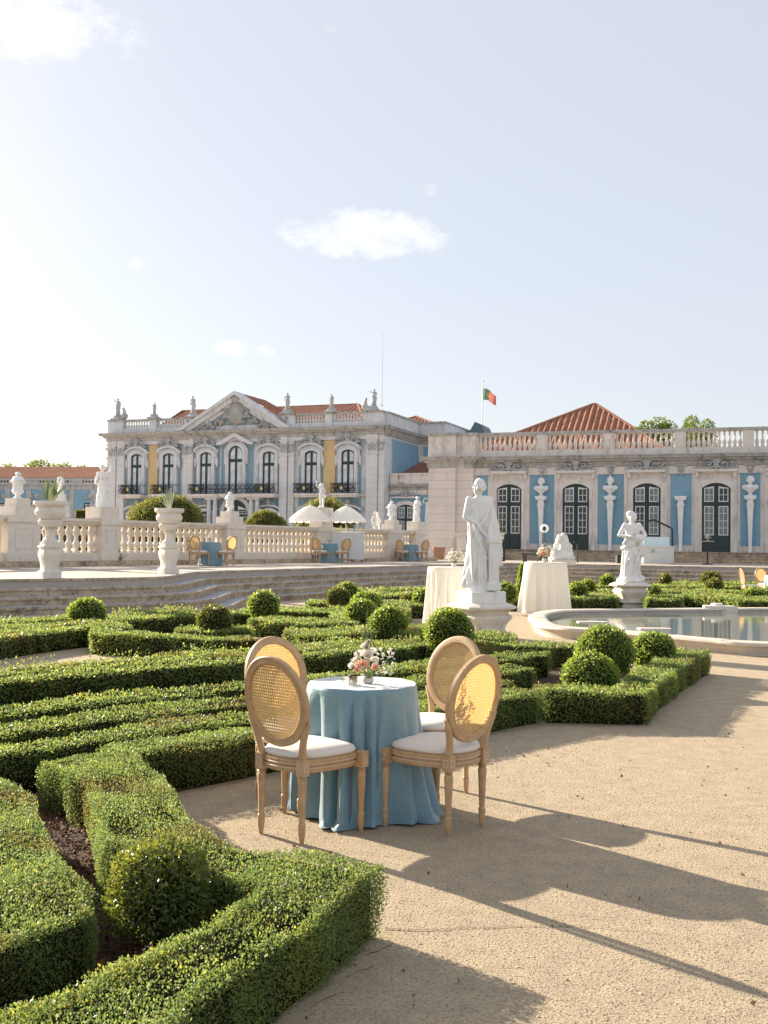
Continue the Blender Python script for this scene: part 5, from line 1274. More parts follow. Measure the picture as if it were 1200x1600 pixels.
votive(TX-.09, TY-.13, .7525, .030, .045, 'left clear glass votive in front of the posy on the near table'); votive(TX-.03, TY-.15, .7525, .030, .052, 'right clear glass votive in front of the posy on the near table')
mb = MB(); mb.lathe([(.025, 0), (.025, .05), (.02, .055)], seg=16); tag(mb.build('candle', PWHITE, None, 40, (TX-.05, TY-.09, .752)), 'short white candle beside the posy on the near table', 'candle')
# terrace tables
offs = [(x-TX, y-TY, a) for x, y, a, _ in front]
for k, (px, py, lab, g) in enumerate(((328.5, 883.5, 'left blue table on the terrace', .0), (514, 879.5, 'middle blue table on the terrace', .1), (641, 877, 'right blue table on the terrace', .05))):
    c = G(px, py, T_Z+.005)
    tablecloth('tablecloth', c, .34, .76, .07, 'blue velvet cloth on the '+lab, VELVET, seed=20+k, folds=11, amp=.045, pool=.04, group='blue velvet tablecloths', seg=140)
    table_under(c, .34, .76, 'round table under the cloth of the '+lab, 'round tables under blue cloths')
    rot = math.atan2(-c.x, c.y)*.9
    for j, (ox, oy, a) in enumerate(offs):
        s = 1.12; x = ox*s*math.cos(rot)-oy*s*math.sin(rot); y = ox*s*math.sin(rot)+oy*s*math.cos(rot); a2 = a+math.degrees(rot)+rnd.uniform(-5, 5); cx, cy = from_rear(c.x+x, c.y+y, a2)
        put_chair(chair_far, cx, cy, T_Z+.005, a2, ['near left', 'near right', 'far left', 'far right'][j]+' chair at the '+lab, 'cane back chairs round the terrace tables', k == 0 and j == 0)
    bouquet((c.x, c.y, c.z+.762), 'small white flower posy on the '+lab, 1.0, peach=False, seed=30+k, group='posies on the terrace tables', tall=(k == 2), dense=.4)
# right edge set on the gravel
for (px, d, a, lab) in ((1173, 31.5, 0, 'cane back chair seen edge on near the right edge of the photo'), (1197, 33.2, -75, 'cane back chair at the far right edge, behind the blue covered table')):
    q = D(px, 880, d); put_chair(chair_far, q.x, d, 0, a, lab, 'cane back chairs at the right edge')
q = D(1213, 880, 31.8); tablecloth('tablecloth', (q.x, 31.8, 0), .34, .76, .06, 'blue cloth just showing at the right edge of the photo', mat('pale_blue_velvet', (.20, .36, .46), .5, sheen=.6), seed=44, folds=11, amp=.04, seg=100)
# cocktail tables
c1 = D(706, 900, 18.2); c2 = D(852, 900, 24.9)
for k, (c, d, r, fl, lab) in enumerate(((c1, 18.2, .42, .04, 'tall round table behind the large statue'), (c2, 24.9, .50, .12, 'tall flared round table right of the large statue'))):
    h = 1.18; tablecloth('tablecloth', (c.x, d, 0), r, h, fl, 'ivory cloth of the '+lab, IVORY, seed=50+k, folds=9, amp=.085, pool=.03, group='ivory tablecloths', seg=200); table_under((c.x, d, 0), r, h, 'table hidden under the ivory cloth, '+('behind the large statue' if k == 0 else 'right of the large statue'), 'tall tables under ivory cloths')
bouquet((D(709.5, 880, 18.0).x, 18.0, 1.182), 'pointed white and yellow flower arrangement on the ivory table behind the large statue', 1.15, peach=False, seed=61, yellow=True, tall=True)
bouquet((D(851, 880, 24.6).x, 24.6, 1.182), 'pink and white flower arrangement on the flared ivory table', 1.5, peach=True, seed=62, tall=True)
# ------------------------------------------------------------------ umbrellas, carts, small equipment
def umbrella(px, pa, pr, d, r, label):
    a = D(px, pa, d); zr_ = D(px, pr, d).z; o = empty('parasol', (a.x, d, T_Z), 0, label, 'umbrella', 'white parasols over the drinks cart'); mb = MB(); H = a.z-T_Z; zr2 = zr_-T_Z
    n = 64; vs = [(0, 0, H)]; rows = 8
    for i in range(1, rows+1):
        t = i/rows
        for j in range(n):
            an = 2*math.pi*j/n; sag = 1-.05*t*(1-abs(math.cos(4*an)))*1.0; q = r*t*sag; vs.append((q*math.cos(an), q*math.sin(an), zr2+(H-zr2)*(1-t**1.55)))
    for j in range(n): an = 2*math.pi*j/n; vs.append((r*1.0*math.cos(an)*(1-.05*(1-abs(math.cos(4*an)))), r*math.sin(an)*(1-.05*(1-abs(math.cos(4*an)))), zr2-.10-.05*abs(math.sin(8*an))))
    fs = [(0, 1+j, 1+(j+1) % n) for j in range(n)]
    for i in range(rows): fs += [(1+i*n+j, 1+(i+1)*n+j, 1+(i+1)*n+(j+1) % n, 1+i*n+(j+1) % n) for j in range(n)]
    mb.add(vs, fs); mb.build('canopy', UMB, o, 35)
    mb = MB(); mb.tube([(0, 0, 0), (0, 0, H)], .025, 8); mb.build('pole', WPAINT, o); mb = MB(); mb.lathe([(.25, 0), (.25, .05), (.05, .08)], seg=20); mb.build('base', WPAINT, o, 30); mb = MB(); mb.ell((0, 0, H+.03), (.03, .03, .06)); mb.build('finial', WPAINT, o)
    for j in range(8):
        an = 2*math.pi*j/8; mb = MB(); mb.tube([(0, 0, H-.03), (r*.5*math.cos(an), r*.5*math.sin(an), zr2+(H-zr2)*.62), (r*.97*math.cos(an), r*.97*math.sin(an), zr2+.01)], .009, 4); mb.build('rib', WPAINT, o)
umbrella(485, 789.5, 811, 43.0, .86, 'white scalloped parasol on the left, in front of the child statue'); umbrella(541, 790.5, 811, 43.6, .80, 'white scalloped parasol on the right, over the drinks cart')
# drinks cart
a, b = D(518, 877, 43.8), D(569, 877, 43.8); w = b.x-a.x; o = empty('drinks_cart', ((a.x+b.x)/2, 43.8, T_Z), 0, 'plain white drinks cart with bottles on top under the parasols', 'cart'); H = D(540, 830, 43.8).z-T_Z
mb = MB(); mb.box(-w/2, w/2, -.3, .3, .12, H-.06); mb.build('body', WPAINT, o, 0); mb = MB(); mb.box(-w/2-.03, w/2+.03, -.33, .33, H-.058, H); mb.build('counter', UMB, o, 0)
for x in (-w/2+.12, w/2-.12): mb = MB(); mb.tube([(x, -.2, .06), (x+.05, -.2, .06)], .06, 12); mb.build('wheel', BLACK, o)
for k in range(5):
    mb = MB(); hh = rnd.uniform(.12, .3); mb.lathe([(.035, 0), (.035, hh*.6), (.012, hh*.75), (.012, hh)], seg=10); q = mb.build('bottle', mat(['bottle_blue', 'bottle_yellow', 'bottle_green'][k % 3], [(.08, .30, .50), (.65, .55, .10), (.2, .4, .15)][k % 3], .2, spec=.7), None, 40, (o.location.x-w*.42+w*.8*k/4, 43.75+rnd.uniform(-.15, .15), T_Z+H+.002))
    tag(q, ['blue bottle at the left end of the white drinks cart', 'yellow bottle second from the left on the white drinks cart', 'green bottle in the middle of the white drinks cart', 'blue bottle second from the right on the white drinks cart', 'yellow bottle at the right end of the white drinks cart'][k], 'bottle', 'bottles on the drinks cart')
q = D(492, 880, 42.5); o = empty('cool_box', (q.x, 42.5, T_Z), .2, 'blue cool box with a white lid beside the middle terrace table', 'cool box'); mb = MB(); mb.box(-.16, .16, -.12, .12, 0, .3); mb.build('body', mat('cooler_blue', (.05, .14, .40), .4), o, 0); mb = MB(); mb.box(-.17, .17, -.13, .13, .302, .42); mb.build('lid', WPAINT, o, 0); mb = MB(); mb.tube([(-.15, -.13, .3), (-.1, -.13, .5), (.1, -.13, .5), (.15, -.13, .3)], .012, 6); mb.build('handle', WPAINT, o)
# speaker by the left terrace table
for (px, py, d, hh, lab) in ((366.5, 877, 37, .95, 'black loudspeaker against the balustrade right of the left terrace table'), (783, 877, 50, .62, 'black loudspeaker on the steps behind the large statue'), (968, 880, 46, .38, 'small black floor speaker beside the smaller statue')):
    q = G(px, py, T_Z+.01); o = empty('loudspeaker', (q.x, q.y, q.z), .15, lab, 'speaker', 'black loudspeakers'); mb = MB(); mb.box(-.16, .16, -.14, .14, 0, hh); mb.build('cabinet', BLACK, o, 0); mb = MB(); mb.box(-.14, .14, -.15, -.141, .03, hh-.03); mb.build('grille', IRON, o, 0)
# glass fronted bar on the right
a, b = D(1004, 878, 48.5), D(1051, 878, 48.5); w = b.x-a.x; o = empty('bar_counter', ((a.x+b.x)/2, 48.5, T_Z+.006), R(-6), 'white ribbed bar counter with a glass display and small green emblem', 'bar'); H = D(1030, 853.5, 48.5).z-T_Z
mb = MB(); mb.box(-w/2, w/2, -.25, .3, .05, H-.05)
n = 26
for i in range(n): x = -w/2+w*(i+.5)/n; mb.lathe([(w/n*.42, .05), (w/n*.42, H-.06)], c=(x, -.25, 0), seg=8)
mb.build('ribbed_front', WPAINT, o, 40); mb = MB(); mb.box(-w/2-.03, w/2+.03, -.30, .33, H-.048, H); mb.build('worktop', WPAINT, o, 0)
mb = MB(); gx0, gx1 = -w/2+.02, w/2-.2
for (x0, x1, y0, y1) in ((gx0, gx1, -.22, -.21), (gx0, gx0+.01, -.209, .2), (gx1-.01, gx1, -.209, .2)): mb.box(x0, x1, y0, y1, H+.002, H+.40)
mb.build('glass_display', mat('display_glass', (.55, .72, .78), .1, spec=.7), o, 0); mb = MB(); mb.box(gx0-.01, gx1+.01, -.23, .21, H+.402, H+.42); mb.build('display_top', WPAINT, o, 0)
mb = MB(); ex, ez = -w*.18, H*.70
for k in range(7): an = R(20+23*k); mb.tube([(ex+.02*math.cos(an), -.29, ez), (ex+.10*math.cos(an), -.29, ez+.12*math.sin(an))], [.012, .004], 4)
for sg in (-1, 1): mb.tube([(ex+sg*.02, -.29, ez-.03), (ex+sg*.12, -.29, ez-.06), (ex+sg*.2, -.29, ez-.02)], .007, 4)
mb.build('emblem', mat('emblem_green', (.25, .42, .34), .6), o, 0)
q0 = [D(x, y, 50.5) for x, y in ((1010.5, 878), (1010.5, 817), (1014, 814), (1022, 812.5), (1029, 815.5), (1046, 823.5), (1050.5, 827), (1051, 882))]
mb = MB(); mb.tube(q0, .045, 8); o = mb.build('handrail', IRON); tag(o, 'black tubular handrail over the steps beside the white bar', 'handrail', )
q0 = [D(x, y, 50) for x, y in ((902.5, 881), (902.5, 850), (896, 846))]; mb = MB(); mb.tube(q0, .035, 8); tag(mb.build('handrail', IRON), 'short black handrail post in front of the second green door', 'handrail')
c = D(1105.5, 882.5, 49); H = D(1105, 845.5, 49).z-T_Z; o = empty('cocktail_stand', (c.x, 49, T_Z+.006), 0, 'slim high table on one black pole with a tiny vase, before the last full door', 'table')
mb = MB(); mb.lathe([(.31, H-.03), (.31, H)], seg=30); mb.build('top', mat('pale_top', (.5, .45, .4), .5), o, 30); mb = MB(); mb.tube([(0, 0, 0), (0, 0, H-.03)], .04, 8); mb.build('pole', IRON, o); mb = MB(); mb.lathe([(.26, 0), (.26, .03), (.05, .06)], seg=4); mb.build('base', IRON, o, 30)
bouquet((c.x, 49, T_Z+H+.008), 'tiny vase of flowers on the slim high table', 1.1, peach=False, seed=70, tall=False, dense=.3)
# ring light
c = D(850.3, 826, 50); o = empty('ring_light', (c.x, 50, T_Z+.006), 0, 'white ring light on a black stand in front of the blue wall', 'ring light'); zc_ = c.z-T_Z; mb = MB()
mb.tube([(.16*math.cos(t*math.pi/12), -.02, zc_+.16*math.sin(t*math.pi/12)) for t in range(24)], .045, 8, flat=(1, 1), closed=True); mb.build('ring', UMB, o)
mb = MB(); mb.tube([(0, .03, zc_+.02), (0, .03, .4), (0, .03, .05)], .025, 6); 
for k in range(3): an = 2.1*k+.4; mb.tube([(0, .03, .35), (.4*math.cos(an), .03+.4*math.sin(an), 0)], .015, 5)
mb.build('stand', IRON, o); mb = MB(); mb.ell((0, 0, zc_), (.06, .04, .08)); mb.build('camera_head', BLACK, o)
# stone benches, planter, plinth by the pier
def bench(px, py, d, L_, lab, hh=.45, m=GREYSTONE):
    q = D(px, py, d); z = T_Z; o = empty('stone_bench', (q.x, d, z), FA, lab, 'bench', 'stone benches on the terrace'); mb = MB(); mb.box(-L_/2, L_/2, -.2, .2, hh-.1, hh); mb.build('seat', m, o, 0)
    for x in (-L_/2+.12, L_/2-.12): mb = MB(); mb.box(x-.07, x+.07, -.16, .16, 0, hh-.101); mb.build('leg', m, o, 0)
bench(838, 872, 50.5, 1.35, 'dark stone bench below the ring light', .42, mat('dark_bench', (.10, .09, .08), .8)); bench(724, 862, 56, .9, 'stone bench in front of the pale pier, left of the large statue', .5)
q = G(701, 869.5, T_Z); o = empty('stone_pedestal', (q.x, 57.5, T_Z), FA, 'square stone pedestal in front of the pale corner pier', 'pedestal'); mb = MB(); mb.box(-.34, .34, -.34, .34, .0, .2); mb.box(-.26, .26, -.26, .26, .201, 1.2); mb.build('shaft', PED, o, 0); mb = MB(); mb.box(-.32, .32, -.32, .32, 1.202, 1.28); mb.box(-.38, .38, -.38, .38, 1.281, 1.40); mb.build('cap', PED, o, 0)
q = D(686, 869, 56); mb = MB(); mb.lathe([(.24, 0), (.27, .1), (.33, .55), (.36, .58), (.36, .64), (.30, .64), (.28, .5)], seg=20); tag(mb.build('terracotta_pot', mat('terracotta', (.55, .29, .16), .8, var=(.48, .25, .14)), None, 30, (q.x, 56, T_Z)), 'terracotta pot beside the square pedestal at the foot of the pier', 'pot')
# ------------------------------------------------------------------ the two garden statues
def statue_pedestal(x, y, rz, lab, w=.46, H=.65):
    o = empty('statue_pedestal', (x, y, 0), rz, lab, 'pedestal', 'carved pedestals by the pool')
    mb = MB(); mb.lathe([(w*.92, 0), (w*.92, .07), (w*.80, .09), (w*.76, .14)], seg=4, rot=R(45), c=(0, 0, 0)); mb.build('base', PED, o, 0)
    mb = MB(); n = 32; mb.lathe([(w*.74, .141), (w*.66, .20), (w*.66, .26), (w*.74, .34), (w*.84, .40), (w*.84, .44), (w*.74, .47), (w*.76, H-.14)], seg=32, sq=.8)
    for sg in (-1, 1):
        for yy in (-1, 1):
            pts = [(sg*(w*.52+.05*math.cos(t*.6)*(1-t/14)), yy*w*.72, .36+.07*math.sin(t*.6)*(1-t/14)) for t in range(12)]; mb.tube(pts, .015, 5); mb.tube([(sg*w*.55, yy*w*.74, .33), (sg*w*.36, yy*w*.66, .2)], .015, 5)
    mb.build('body', PED, o, 40)
    mb = MB(); s2 = math.sqrt(2)
    def oct_(r, c): return [(r, -r+c), (r, r-c), (r-c, r), (-r+c, r), (-r, r-c), (-r, -r+c), (-r+c, -r), (r-c, -r)]
    vs = []; prof = [(w*.80, H-.138), (w*.98, H-.10), (w*1.0, H-.09), (w*1.0, H-.06), (w*.9, H-.035), (w*.74, H)]
    for r, z in prof: vs += [(a, b, z) for a, b in oct_(r, .12)]
    fs = [(i*8+j, i*8+(j+1) % 8, (i+1)*8+(j+1) % 8, (i+1)*8+j) for i in range(len(prof)-1) for j in range(8)]+[tuple(range(7, -1, -1)), tuple(len(vs)-8+j for j in range(8))]
    mb.add(vs, fs); mb.build('cap', PED, o, 0); return o
def hero_statue(loc, rz, label, fig, prz, plinth):
    rt = empty('statue', loc, rz, label, 'statue', 'marble figures by the pool'); fig.parent = rt; fig.location = (0, 0, plinth[1]); q = plinth[0].build('plinth', MARB, rt, plinth[2]); q.rotation_euler.z = prz; return rt
c = D(751, 940, 17.0)
statue_pedestal(c.x, 17.0, R(30), 'large carved octagonal pedestal under the cloaked statue', .46)
mb = MB(); s = .33; mb.prism([(s, -s+.1), (s, s-.1), (s-.1, s), (-s+.1, s), (-s, s-.1), (-s, -s+.1), (-s+.1, -s), (s-.1, -s)], .001, .17); hp = mb
def hero(mb, H, P):
    # heavy cloak falling from the shoulders, pillar and hanging cloth at the right
    rings = [(z*H, cx*H, cy*H, rx*H, ry*H) for z, cx, cy, rx, ry in ((.0, -.03, -.02, .155, .13), (.03, -.03, -.02, .155, .13), (.12, -.035, -.02, .145, .125), (.25, -.03, -.015, .135, .12), (.40, -.02, -.01, .132, .115), (.52, -.02, -.01, .135, .11), (.62, -.02, -.01, .142, .105), (.70, -.02, 0, .145, .095), (.77, -.01, 0, .135, .08), (.815, .0, 0, .10, .06), (.835, .0, 0, .055, .045))]
    drape(mb, rings, folds=7, amp=.20, seed=21, twist=1.5/H, seg=96)
    mb.box(.045*H, .155*H, -.195*H, -.06*H, -.02*H, .405*H); mb.box(.030*H, .170*H, -.210*H, -.05*H, .405*H, .44*H)
    mb.box(.03*H, .170*H, -.215*H, -.02*H, -.02*H, .05*H)
    rings = [(z*H, cx*H, .035*H, rx*H, .035*H) for z, cx, rx in ((.20, .185, .01), (.25, .19, .05), (.34, .185, .06), (.45, .165, .065), (.56, .14, .065), (.68, .12, .05), (.78, .10, .03))]
    drape(mb, rings, folds=6, amp=.25, seed=4, seg=48)
    for (a, b_, c_) in (((-.12, -.07, .76), (-.06, -.135, .55), (.07, -.12, .42)), ((-.13, -.06, .70), (-.08, -.135, .45), (.04, -.13, .25)), ((.08, -.07, .78), (.01, -.125, .62), (-.10, -.115, .50)), ((.10, -.06, .72), (.06, -.12, .55), (.03, -.135, .40)), ((-.14, -.05, .60), (-.13, -.12, .35), (-.12, -.145, .05)), ((-.03, -.12, .42), (-.06, -.15, .22), (-.05, -.155, .03)), ((.02, -.13, .35), (.01, -.15, .2), (.02, -.15, .03))):
        mb.tube([P(*a), (Vector(P(*a))+Vector(P(*b_)))*.5+Vector((0, -.012*H, -.01*H)), P(*b_), (Vector(P(*b_))+Vector(P(*c_)))*.5+Vector((0, -.012*H, 0)), P(*c_)], [.007*H, .014*H, .018*H, .018*H, .010*H], 8)
o = figure('figure', 1.77, None, look=(-.95, .25), extra=hero, dress='full', lean=-.035, vox=.0095, seed=2, arms=(((-.045, -.02, -.16), (.03, -.10, -.20)), ((.05, -.04, -.15), (-.02, -.14, -.33))), hair=True)
o.scale = (.84, .84, 1); hero_statue((c.x, 17.0, .65), R(8), 'large white marble figure in a long cloak looking left, leaning by a pillar', o, R(22), (hp, .23, 0))
c = D(985, 905, 27.4)
statue_pedestal(c.x, 27.4, R(5), 'scroll sided pedestal under the smaller robed statue behind the pool', .46)
def lady(mb, H, P):
    mb.ell((0, .02*H, -.01*H), (.17*H, .15*H, .05*H)); mb.ell((.12*H, 0, .0), (.1*H, .1*H, .06*H))
    for (a, b_, c_) in (((.12, -.06, .60), (.02, -.125, .50), (-.11, -.07, .44)), ((.13, -.06, .52), (.05, -.13, .36), (-.09, -.10, .22)), ((.13, -.06, .45), (.08, -.13, .25), (.0, -.13, .05)), ((-.05, -.11, .42), (-.09, -.12, .22), (-.10, -.12, .03)), ((.12, -.07, .36), (.12, -.10, .2), (.10, -.11, .03))):
        mb.tube([P(*a), P(*b_), P(*c_)], [.009*H, .018*H, .012*H], 8)
    mb.ell(P(.11, -.12, .60), (.07*H, .05*H, .06*H)); limb(mb, [P(.13, -.1, .58), P(.16, -.05, .36)], [.03*H, .045*H])
    mb.ell(P(0, .02, .955), (.068*H, .07*H, .055*H))
o = figure('figure', 1.74, None, look=(-.35, -1), extra=lady, dress='full', lean=.02, vox=.013, seed=14, arms=(((-.09, -.02, -.16), (.05, -.13, -.17)), ((.09, -.01, -.15), (.02, -.14, -.19))), twist=.5)
mb = MB(); mb.lathe([(.32, .005), (.34, .05), (.30, .11)], seg=20, k=lambda a, z, r: 1+.07*math.sin(5*a)+.04*math.sin(9*a)); hero_statue((c.x, 27.4, .65), R(-5), 'white marble woman in a draped robe with folded arms, behind the pool', o, 0, (mb, .10, 40))
# rocaille sculpture on the terrace edge
c = D(878, 880, 43.5); mb = MB(); rr = random.Random(5)
for k in range(46):
    z = rr.random()**1.2; wv = .50*(1-z*.75); a = rr.uniform(0, 6.28); mb.ell((wv*math.cos(a)*.9, wv*.6*math.sin(a), .15+z*.95), (rr.uniform(.08, .16), rr.uniform(.08, .14), rr.uniform(.09, .17)), 8, 6)
for (x, z, s) in ((.02, 1.18, .1), (-.3, .62, .09), (.3, .72, .1), (.12, .9, .09)): mb.ell((x, -.2, z), s, 8, 6); limb(mb, [(x, -.15, z-.1), (x+.05, -.12, z-.32)], [.1, .09]); limb(mb, [(x-.05, -.2, z-.12), (x-.2, -.25, z-.02)], [.04, .03])
mb.ell((0, 0, .3), (.5, .35, .35))
rt = empty('sculpture', (c.x, 43.5, T_Z+.006), 0, 'white stone group of small figures on rocks behind the flared ivory table', 'sculpture'); o = remesh(mb, 'figure_group', MARB, .028, rt); o.location = (0, 0, .05)
mb = MB(); mb.box(-.5, .5, -.4, .4, 0, .2); mb.build('plinth', PED, rt, 0)
# ------------------------------------------------------------------ pool
def catmull(pts, k=6):
    out = []; n = len(pts)
    for i in range(n):
        p0, p1, p2, p3 = (Vector(pts[(i+j-1) % n]) for j in range(4))
        for s in range(k):
            t = s/k; out.append(.5*((2*p1)+(p2-p0)*t+(2*p0-5*p1+4*p2-p3)*t*t+(-p0+3*p1-3*p2+p3)*t**3))
    return out
rimz = .20
def gp(px, py, z=rimz): p = G(px, py, z); return (p.x, p.y)
ctrl = [gp(828, 960.5), gp(838, 973.5), gp(872, 979.5), gp(925, 983), gp(985, 987.5), gp(1046, 993.5), gp(1110, 999), gp(1171, 1003.5), (6.6, 15.1), (9, 15.3), (12.5, 17), (14.5, 20), (13, 23), (10.6, 24.2), gp(1200, 949), gp(1130, 949.3), gp(1050, 950), gp(960, 950.8), gp(888, 951.5), gp(850, 954)]
pool = catmull(ctrl)
area = sum(pool[i].x*pool[(i+1) % len(pool)].y-pool[(i+1) % len(pool)].x*pool[i].y for i in range(len(pool)))
if area < 0: pool = pool[::-1]
def offc(poly, d):
    n = len(poly); out = []
    for i in range(n):
        t = (poly[(i+1) % n]-poly[i-1]).normalized(); out.append(poly[i]+Vector((t.y, -t.x))*d)
    return out
prof = [(-.06, .0), (-.06, .05), (-.03, .09), (-.02, .12), (.0, .13), (.025, .14), (.032, .16), (.02, .19), (-.01, rimz), (-.28, rimz), (-.31, .193), (-.33, .175), (-.33, .155), (-.30, .145), (-.30, -.3)]
rings = [offc(pool, d) for d, z in prof]; mb = MB(); n = len(pool); vs = [(p.x, p.y, z) for r, (d, z) in zip(rings, prof) for p in r]
mb.add(vs, [(i*n+j, i*n+(j+1) % n, (i+1)*n+(j+1) % n, (i+1)*n+j) for i in range(len(prof)-1) for j in range(n)])
PR = empty('pool_basin', (pool[0].x, pool[0].y, 0), 0, 'low pale stone basin with a rounded rim holding the ornamental pool', 'pool')
o = mb.build('rim', mat('pool_stone', (.64, .57, .49), .7, var=(.54, .48, .42), scale=2.5, stain=(2, .6, (.42, .31, .22)), bump=.15, bscale=20), None, 40); o.parent = PR; o.matrix_parent_inverse = Matrix.Translation(-PR.location)
mb = MB()
for i in range(2, n, 9):
    p = pool[i]; t = (pool[(i+1) % n]-pool[i-1]).normalized(); a = math.atan2(t.y, t.x); q = p+Vector((-t.y, t.x))*.14; mb.obox((q.x, q.y, rimz+.0015), .012, .30, .003, a)
o = mb.build('rim_joints', mat('joint', (.2, .17, .14), .9), None, 0); o.parent = PR; o.matrix_parent_inverse = Matrix.Translation(-PR.location)
wm = mat('pool_water', (.20, .21, .16), .03, spec=.9, bump=.06, bscale=4, bdist=.02)
mb = MB(); inner = offc(pool, -.302); mb.add([(p.x, p.y, .095) for p in inner], [tuple(range(n))]); struct(mb.build('water', wm, None, 0))
for (px, py, lab) in ((1026, 986, 'white stone lip jutting over the near side of the pool rim'), (928, 975, 'small stone lip on the far left of the near pool rim')):
    q = G(px, py, rimz); mb = MB(); mb.prism([(-.25, -.08), (.25, -.08), (.28, .03), (.2, .10), (-.2, .10), (-.28, .03)], 0, .035); tag(mb.build('stone_lip', PED, None, 0, (q.x, q.y+.15, rimz+.002)), lab, 'stone lip')
q = G(1118, 949, rimz); mb = MB(); mb.prism([(-.38, -.3), (.38, -.3), (.30, .1), (-.30, .1)], -.12, .05); mb.lathe([(.16, .051), (.12, .10)], seg=12); tag(mb.build('spout_block', PED, None, 0, (q.x, q.y-.1, rimz+.002)), 'carved stone spout block on the far pool rim', 'spout')
# ------------------------------------------------------------------ soil beds
def sheet(name, pts, z, m): mb = MB(); mb.add([(p[0], p[1], z) for p in pts], [tuple(range(len(pts)))]); return struct(mb.build(name, m, None, 0))
sheet('soil_bed', [(-5, 3.0), (-1.32, 7.08-.55), (1.3, 9.55), (2.25, 9.5), (3.7, 13.3), (2.3, 13.5), (.65, 13.7), (-.2, 14.3), (-1.6, 13.2), (-5.0, 9.9)], .004, SOIL)
sheet('soil_bed', [(-.75, 2.3), (-.1, 4.15), (-.7, 4.4), (-1.4, 6.3), (-3.4, 6.2), (-3.4, 2.0)], .008, SOIL)
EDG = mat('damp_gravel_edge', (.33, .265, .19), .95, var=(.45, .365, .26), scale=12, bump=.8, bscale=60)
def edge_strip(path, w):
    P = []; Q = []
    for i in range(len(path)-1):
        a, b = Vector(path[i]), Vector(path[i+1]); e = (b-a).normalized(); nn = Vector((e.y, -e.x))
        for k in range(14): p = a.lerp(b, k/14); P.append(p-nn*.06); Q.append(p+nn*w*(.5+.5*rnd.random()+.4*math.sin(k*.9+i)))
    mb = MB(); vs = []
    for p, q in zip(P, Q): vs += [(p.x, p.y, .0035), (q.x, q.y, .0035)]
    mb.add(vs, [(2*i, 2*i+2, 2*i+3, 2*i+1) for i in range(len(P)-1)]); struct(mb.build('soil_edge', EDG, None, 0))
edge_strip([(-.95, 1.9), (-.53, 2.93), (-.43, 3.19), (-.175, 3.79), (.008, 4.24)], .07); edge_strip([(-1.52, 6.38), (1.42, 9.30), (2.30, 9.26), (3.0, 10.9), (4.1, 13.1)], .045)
# bark chips in the near bed
def chips(name, n, x0, x1, y0, y1, s0, s1, m, z=.01, keep=None, tint=((.5, .5, .5), (1.6, 1.5, 1.5))):
    x = rng.uniform(x0, x1, n); y = rng.uniform(y0, y1, n)**1.0
    if keep is not None: q = keep(x, y); x, y = x[q], y[q]
    n = len(x); P = np.c_[x, y, rng.uniform(z, z+.008, n)]; Nn = np.c_[rng.normal(size=(n, 2))*.9, np.full(n, .35)]
    return leafy(name, P, Nn, rng.uniform(s0, s1, n), m, aspect=.7, tint=tint, up=.0)
CH = mat('bark_chip', (.19, .085, .042), .9, attr=True)
o = chips('bark_mulch', 14000, -1.9, -.4, 3.0, 6.3, .010, .026, CH, keep=lambda x, y: in_poly(x, y, [(-1.1, 2.6), (-.7, 3.3), (-.4, 3.95), (-.8, 4.3), (-1.3, 5.2), (-1.75, 6.1), (-2.1, 6.3), (-2.1, 5.4), (-1.5, 4.6)])); o['kind'] = 'stuff'
PEB = mat('pebble', (.40, .33, .25), .85, attr=True)
def beds(x, y): return ~((y-x > 7.85) & (x < 2)) & ~(in_poly(x, y, [(-.05, 4.25), (-.7, 4.5), (-1.6, 6.5), (-5, 6.5), (-5, 1), (-1.2, 1.5)]))
mbp = MB()
def pebbles(name, n, x0, x1, y0, y1, s0, s1):
    x = rng.uniform(x0, x1, n); y = y0+(y1-y0)*rng.random(n)**1.5; q = beds(x, y); x, y = x[q], y[q]; n = len(x)
    base = np.array([(1, 0, 0), (-.5, .87, 0), (-.5, -.87, 0), (0, 0, .6)]); V = []; s = rng.uniform(s0, s1, n); a = rng.uniform(0, 6.28, n)
    c_, s_ = np.cos(a), np.sin(a); Vx = np.empty((n, 4, 3))
    for k in range(4):
        bx, by, bz = base[k]; bx *= .9; Vx[:, k, 0] = x+s*(bx*c_-by*s_); Vx[:, k, 1] = y+s*(bx*s_+by*c_); Vx[:, k, 2] = .001+s*bz
    me = bpy.data.meshes.new(name); F = np.arange(n)[:, None, None]*4+np.array([(0, 1, 3), (1, 2, 3), (2, 0, 3)])
    me.vertices.add(4*n); me.vertices.foreach_set('co', Vx.ravel()); me.loops.add(9*n); me.loops.foreach_set('vertex_index', F.ravel().astype(np.int32)); me.polygons.add(3*n); me.polygons.foreach_set('loop_start', (np.arange(3*n)*3).astype(np.int32)); me.update(calc_edges=True)
    at = me.attributes.new('tint', 'FLOAT_COLOR', 'POINT'); w = np.repeat(rng.uniform(.55, 1.75, (n, 1)), 4, axis=0); at.data.foreach_set('color', np.c_[w, w*.98, w*.95, np.ones(4*n)].ravel()); me.materials.append(PEB)
    o = bpy.data.objects.new(name, me); COL.objects.link(o); o['kind'] = 'stuff'; return o
pebbles('loose_grit', 90000, -1.6, 4.2, 3.0, 10, .0014, .0048)
pebbles('loose_stones', 420, -1.6, 4.2, 3.0, 10, .005, .010)
o = chips('dry_leaves', 260, -1.2, 3.6, 3.2, 9, .012, .026, mat('dry_leaf', (.22, .15, .07), .8, attr=True), z=.003, keep=beds); o['kind'] = 'stuff'
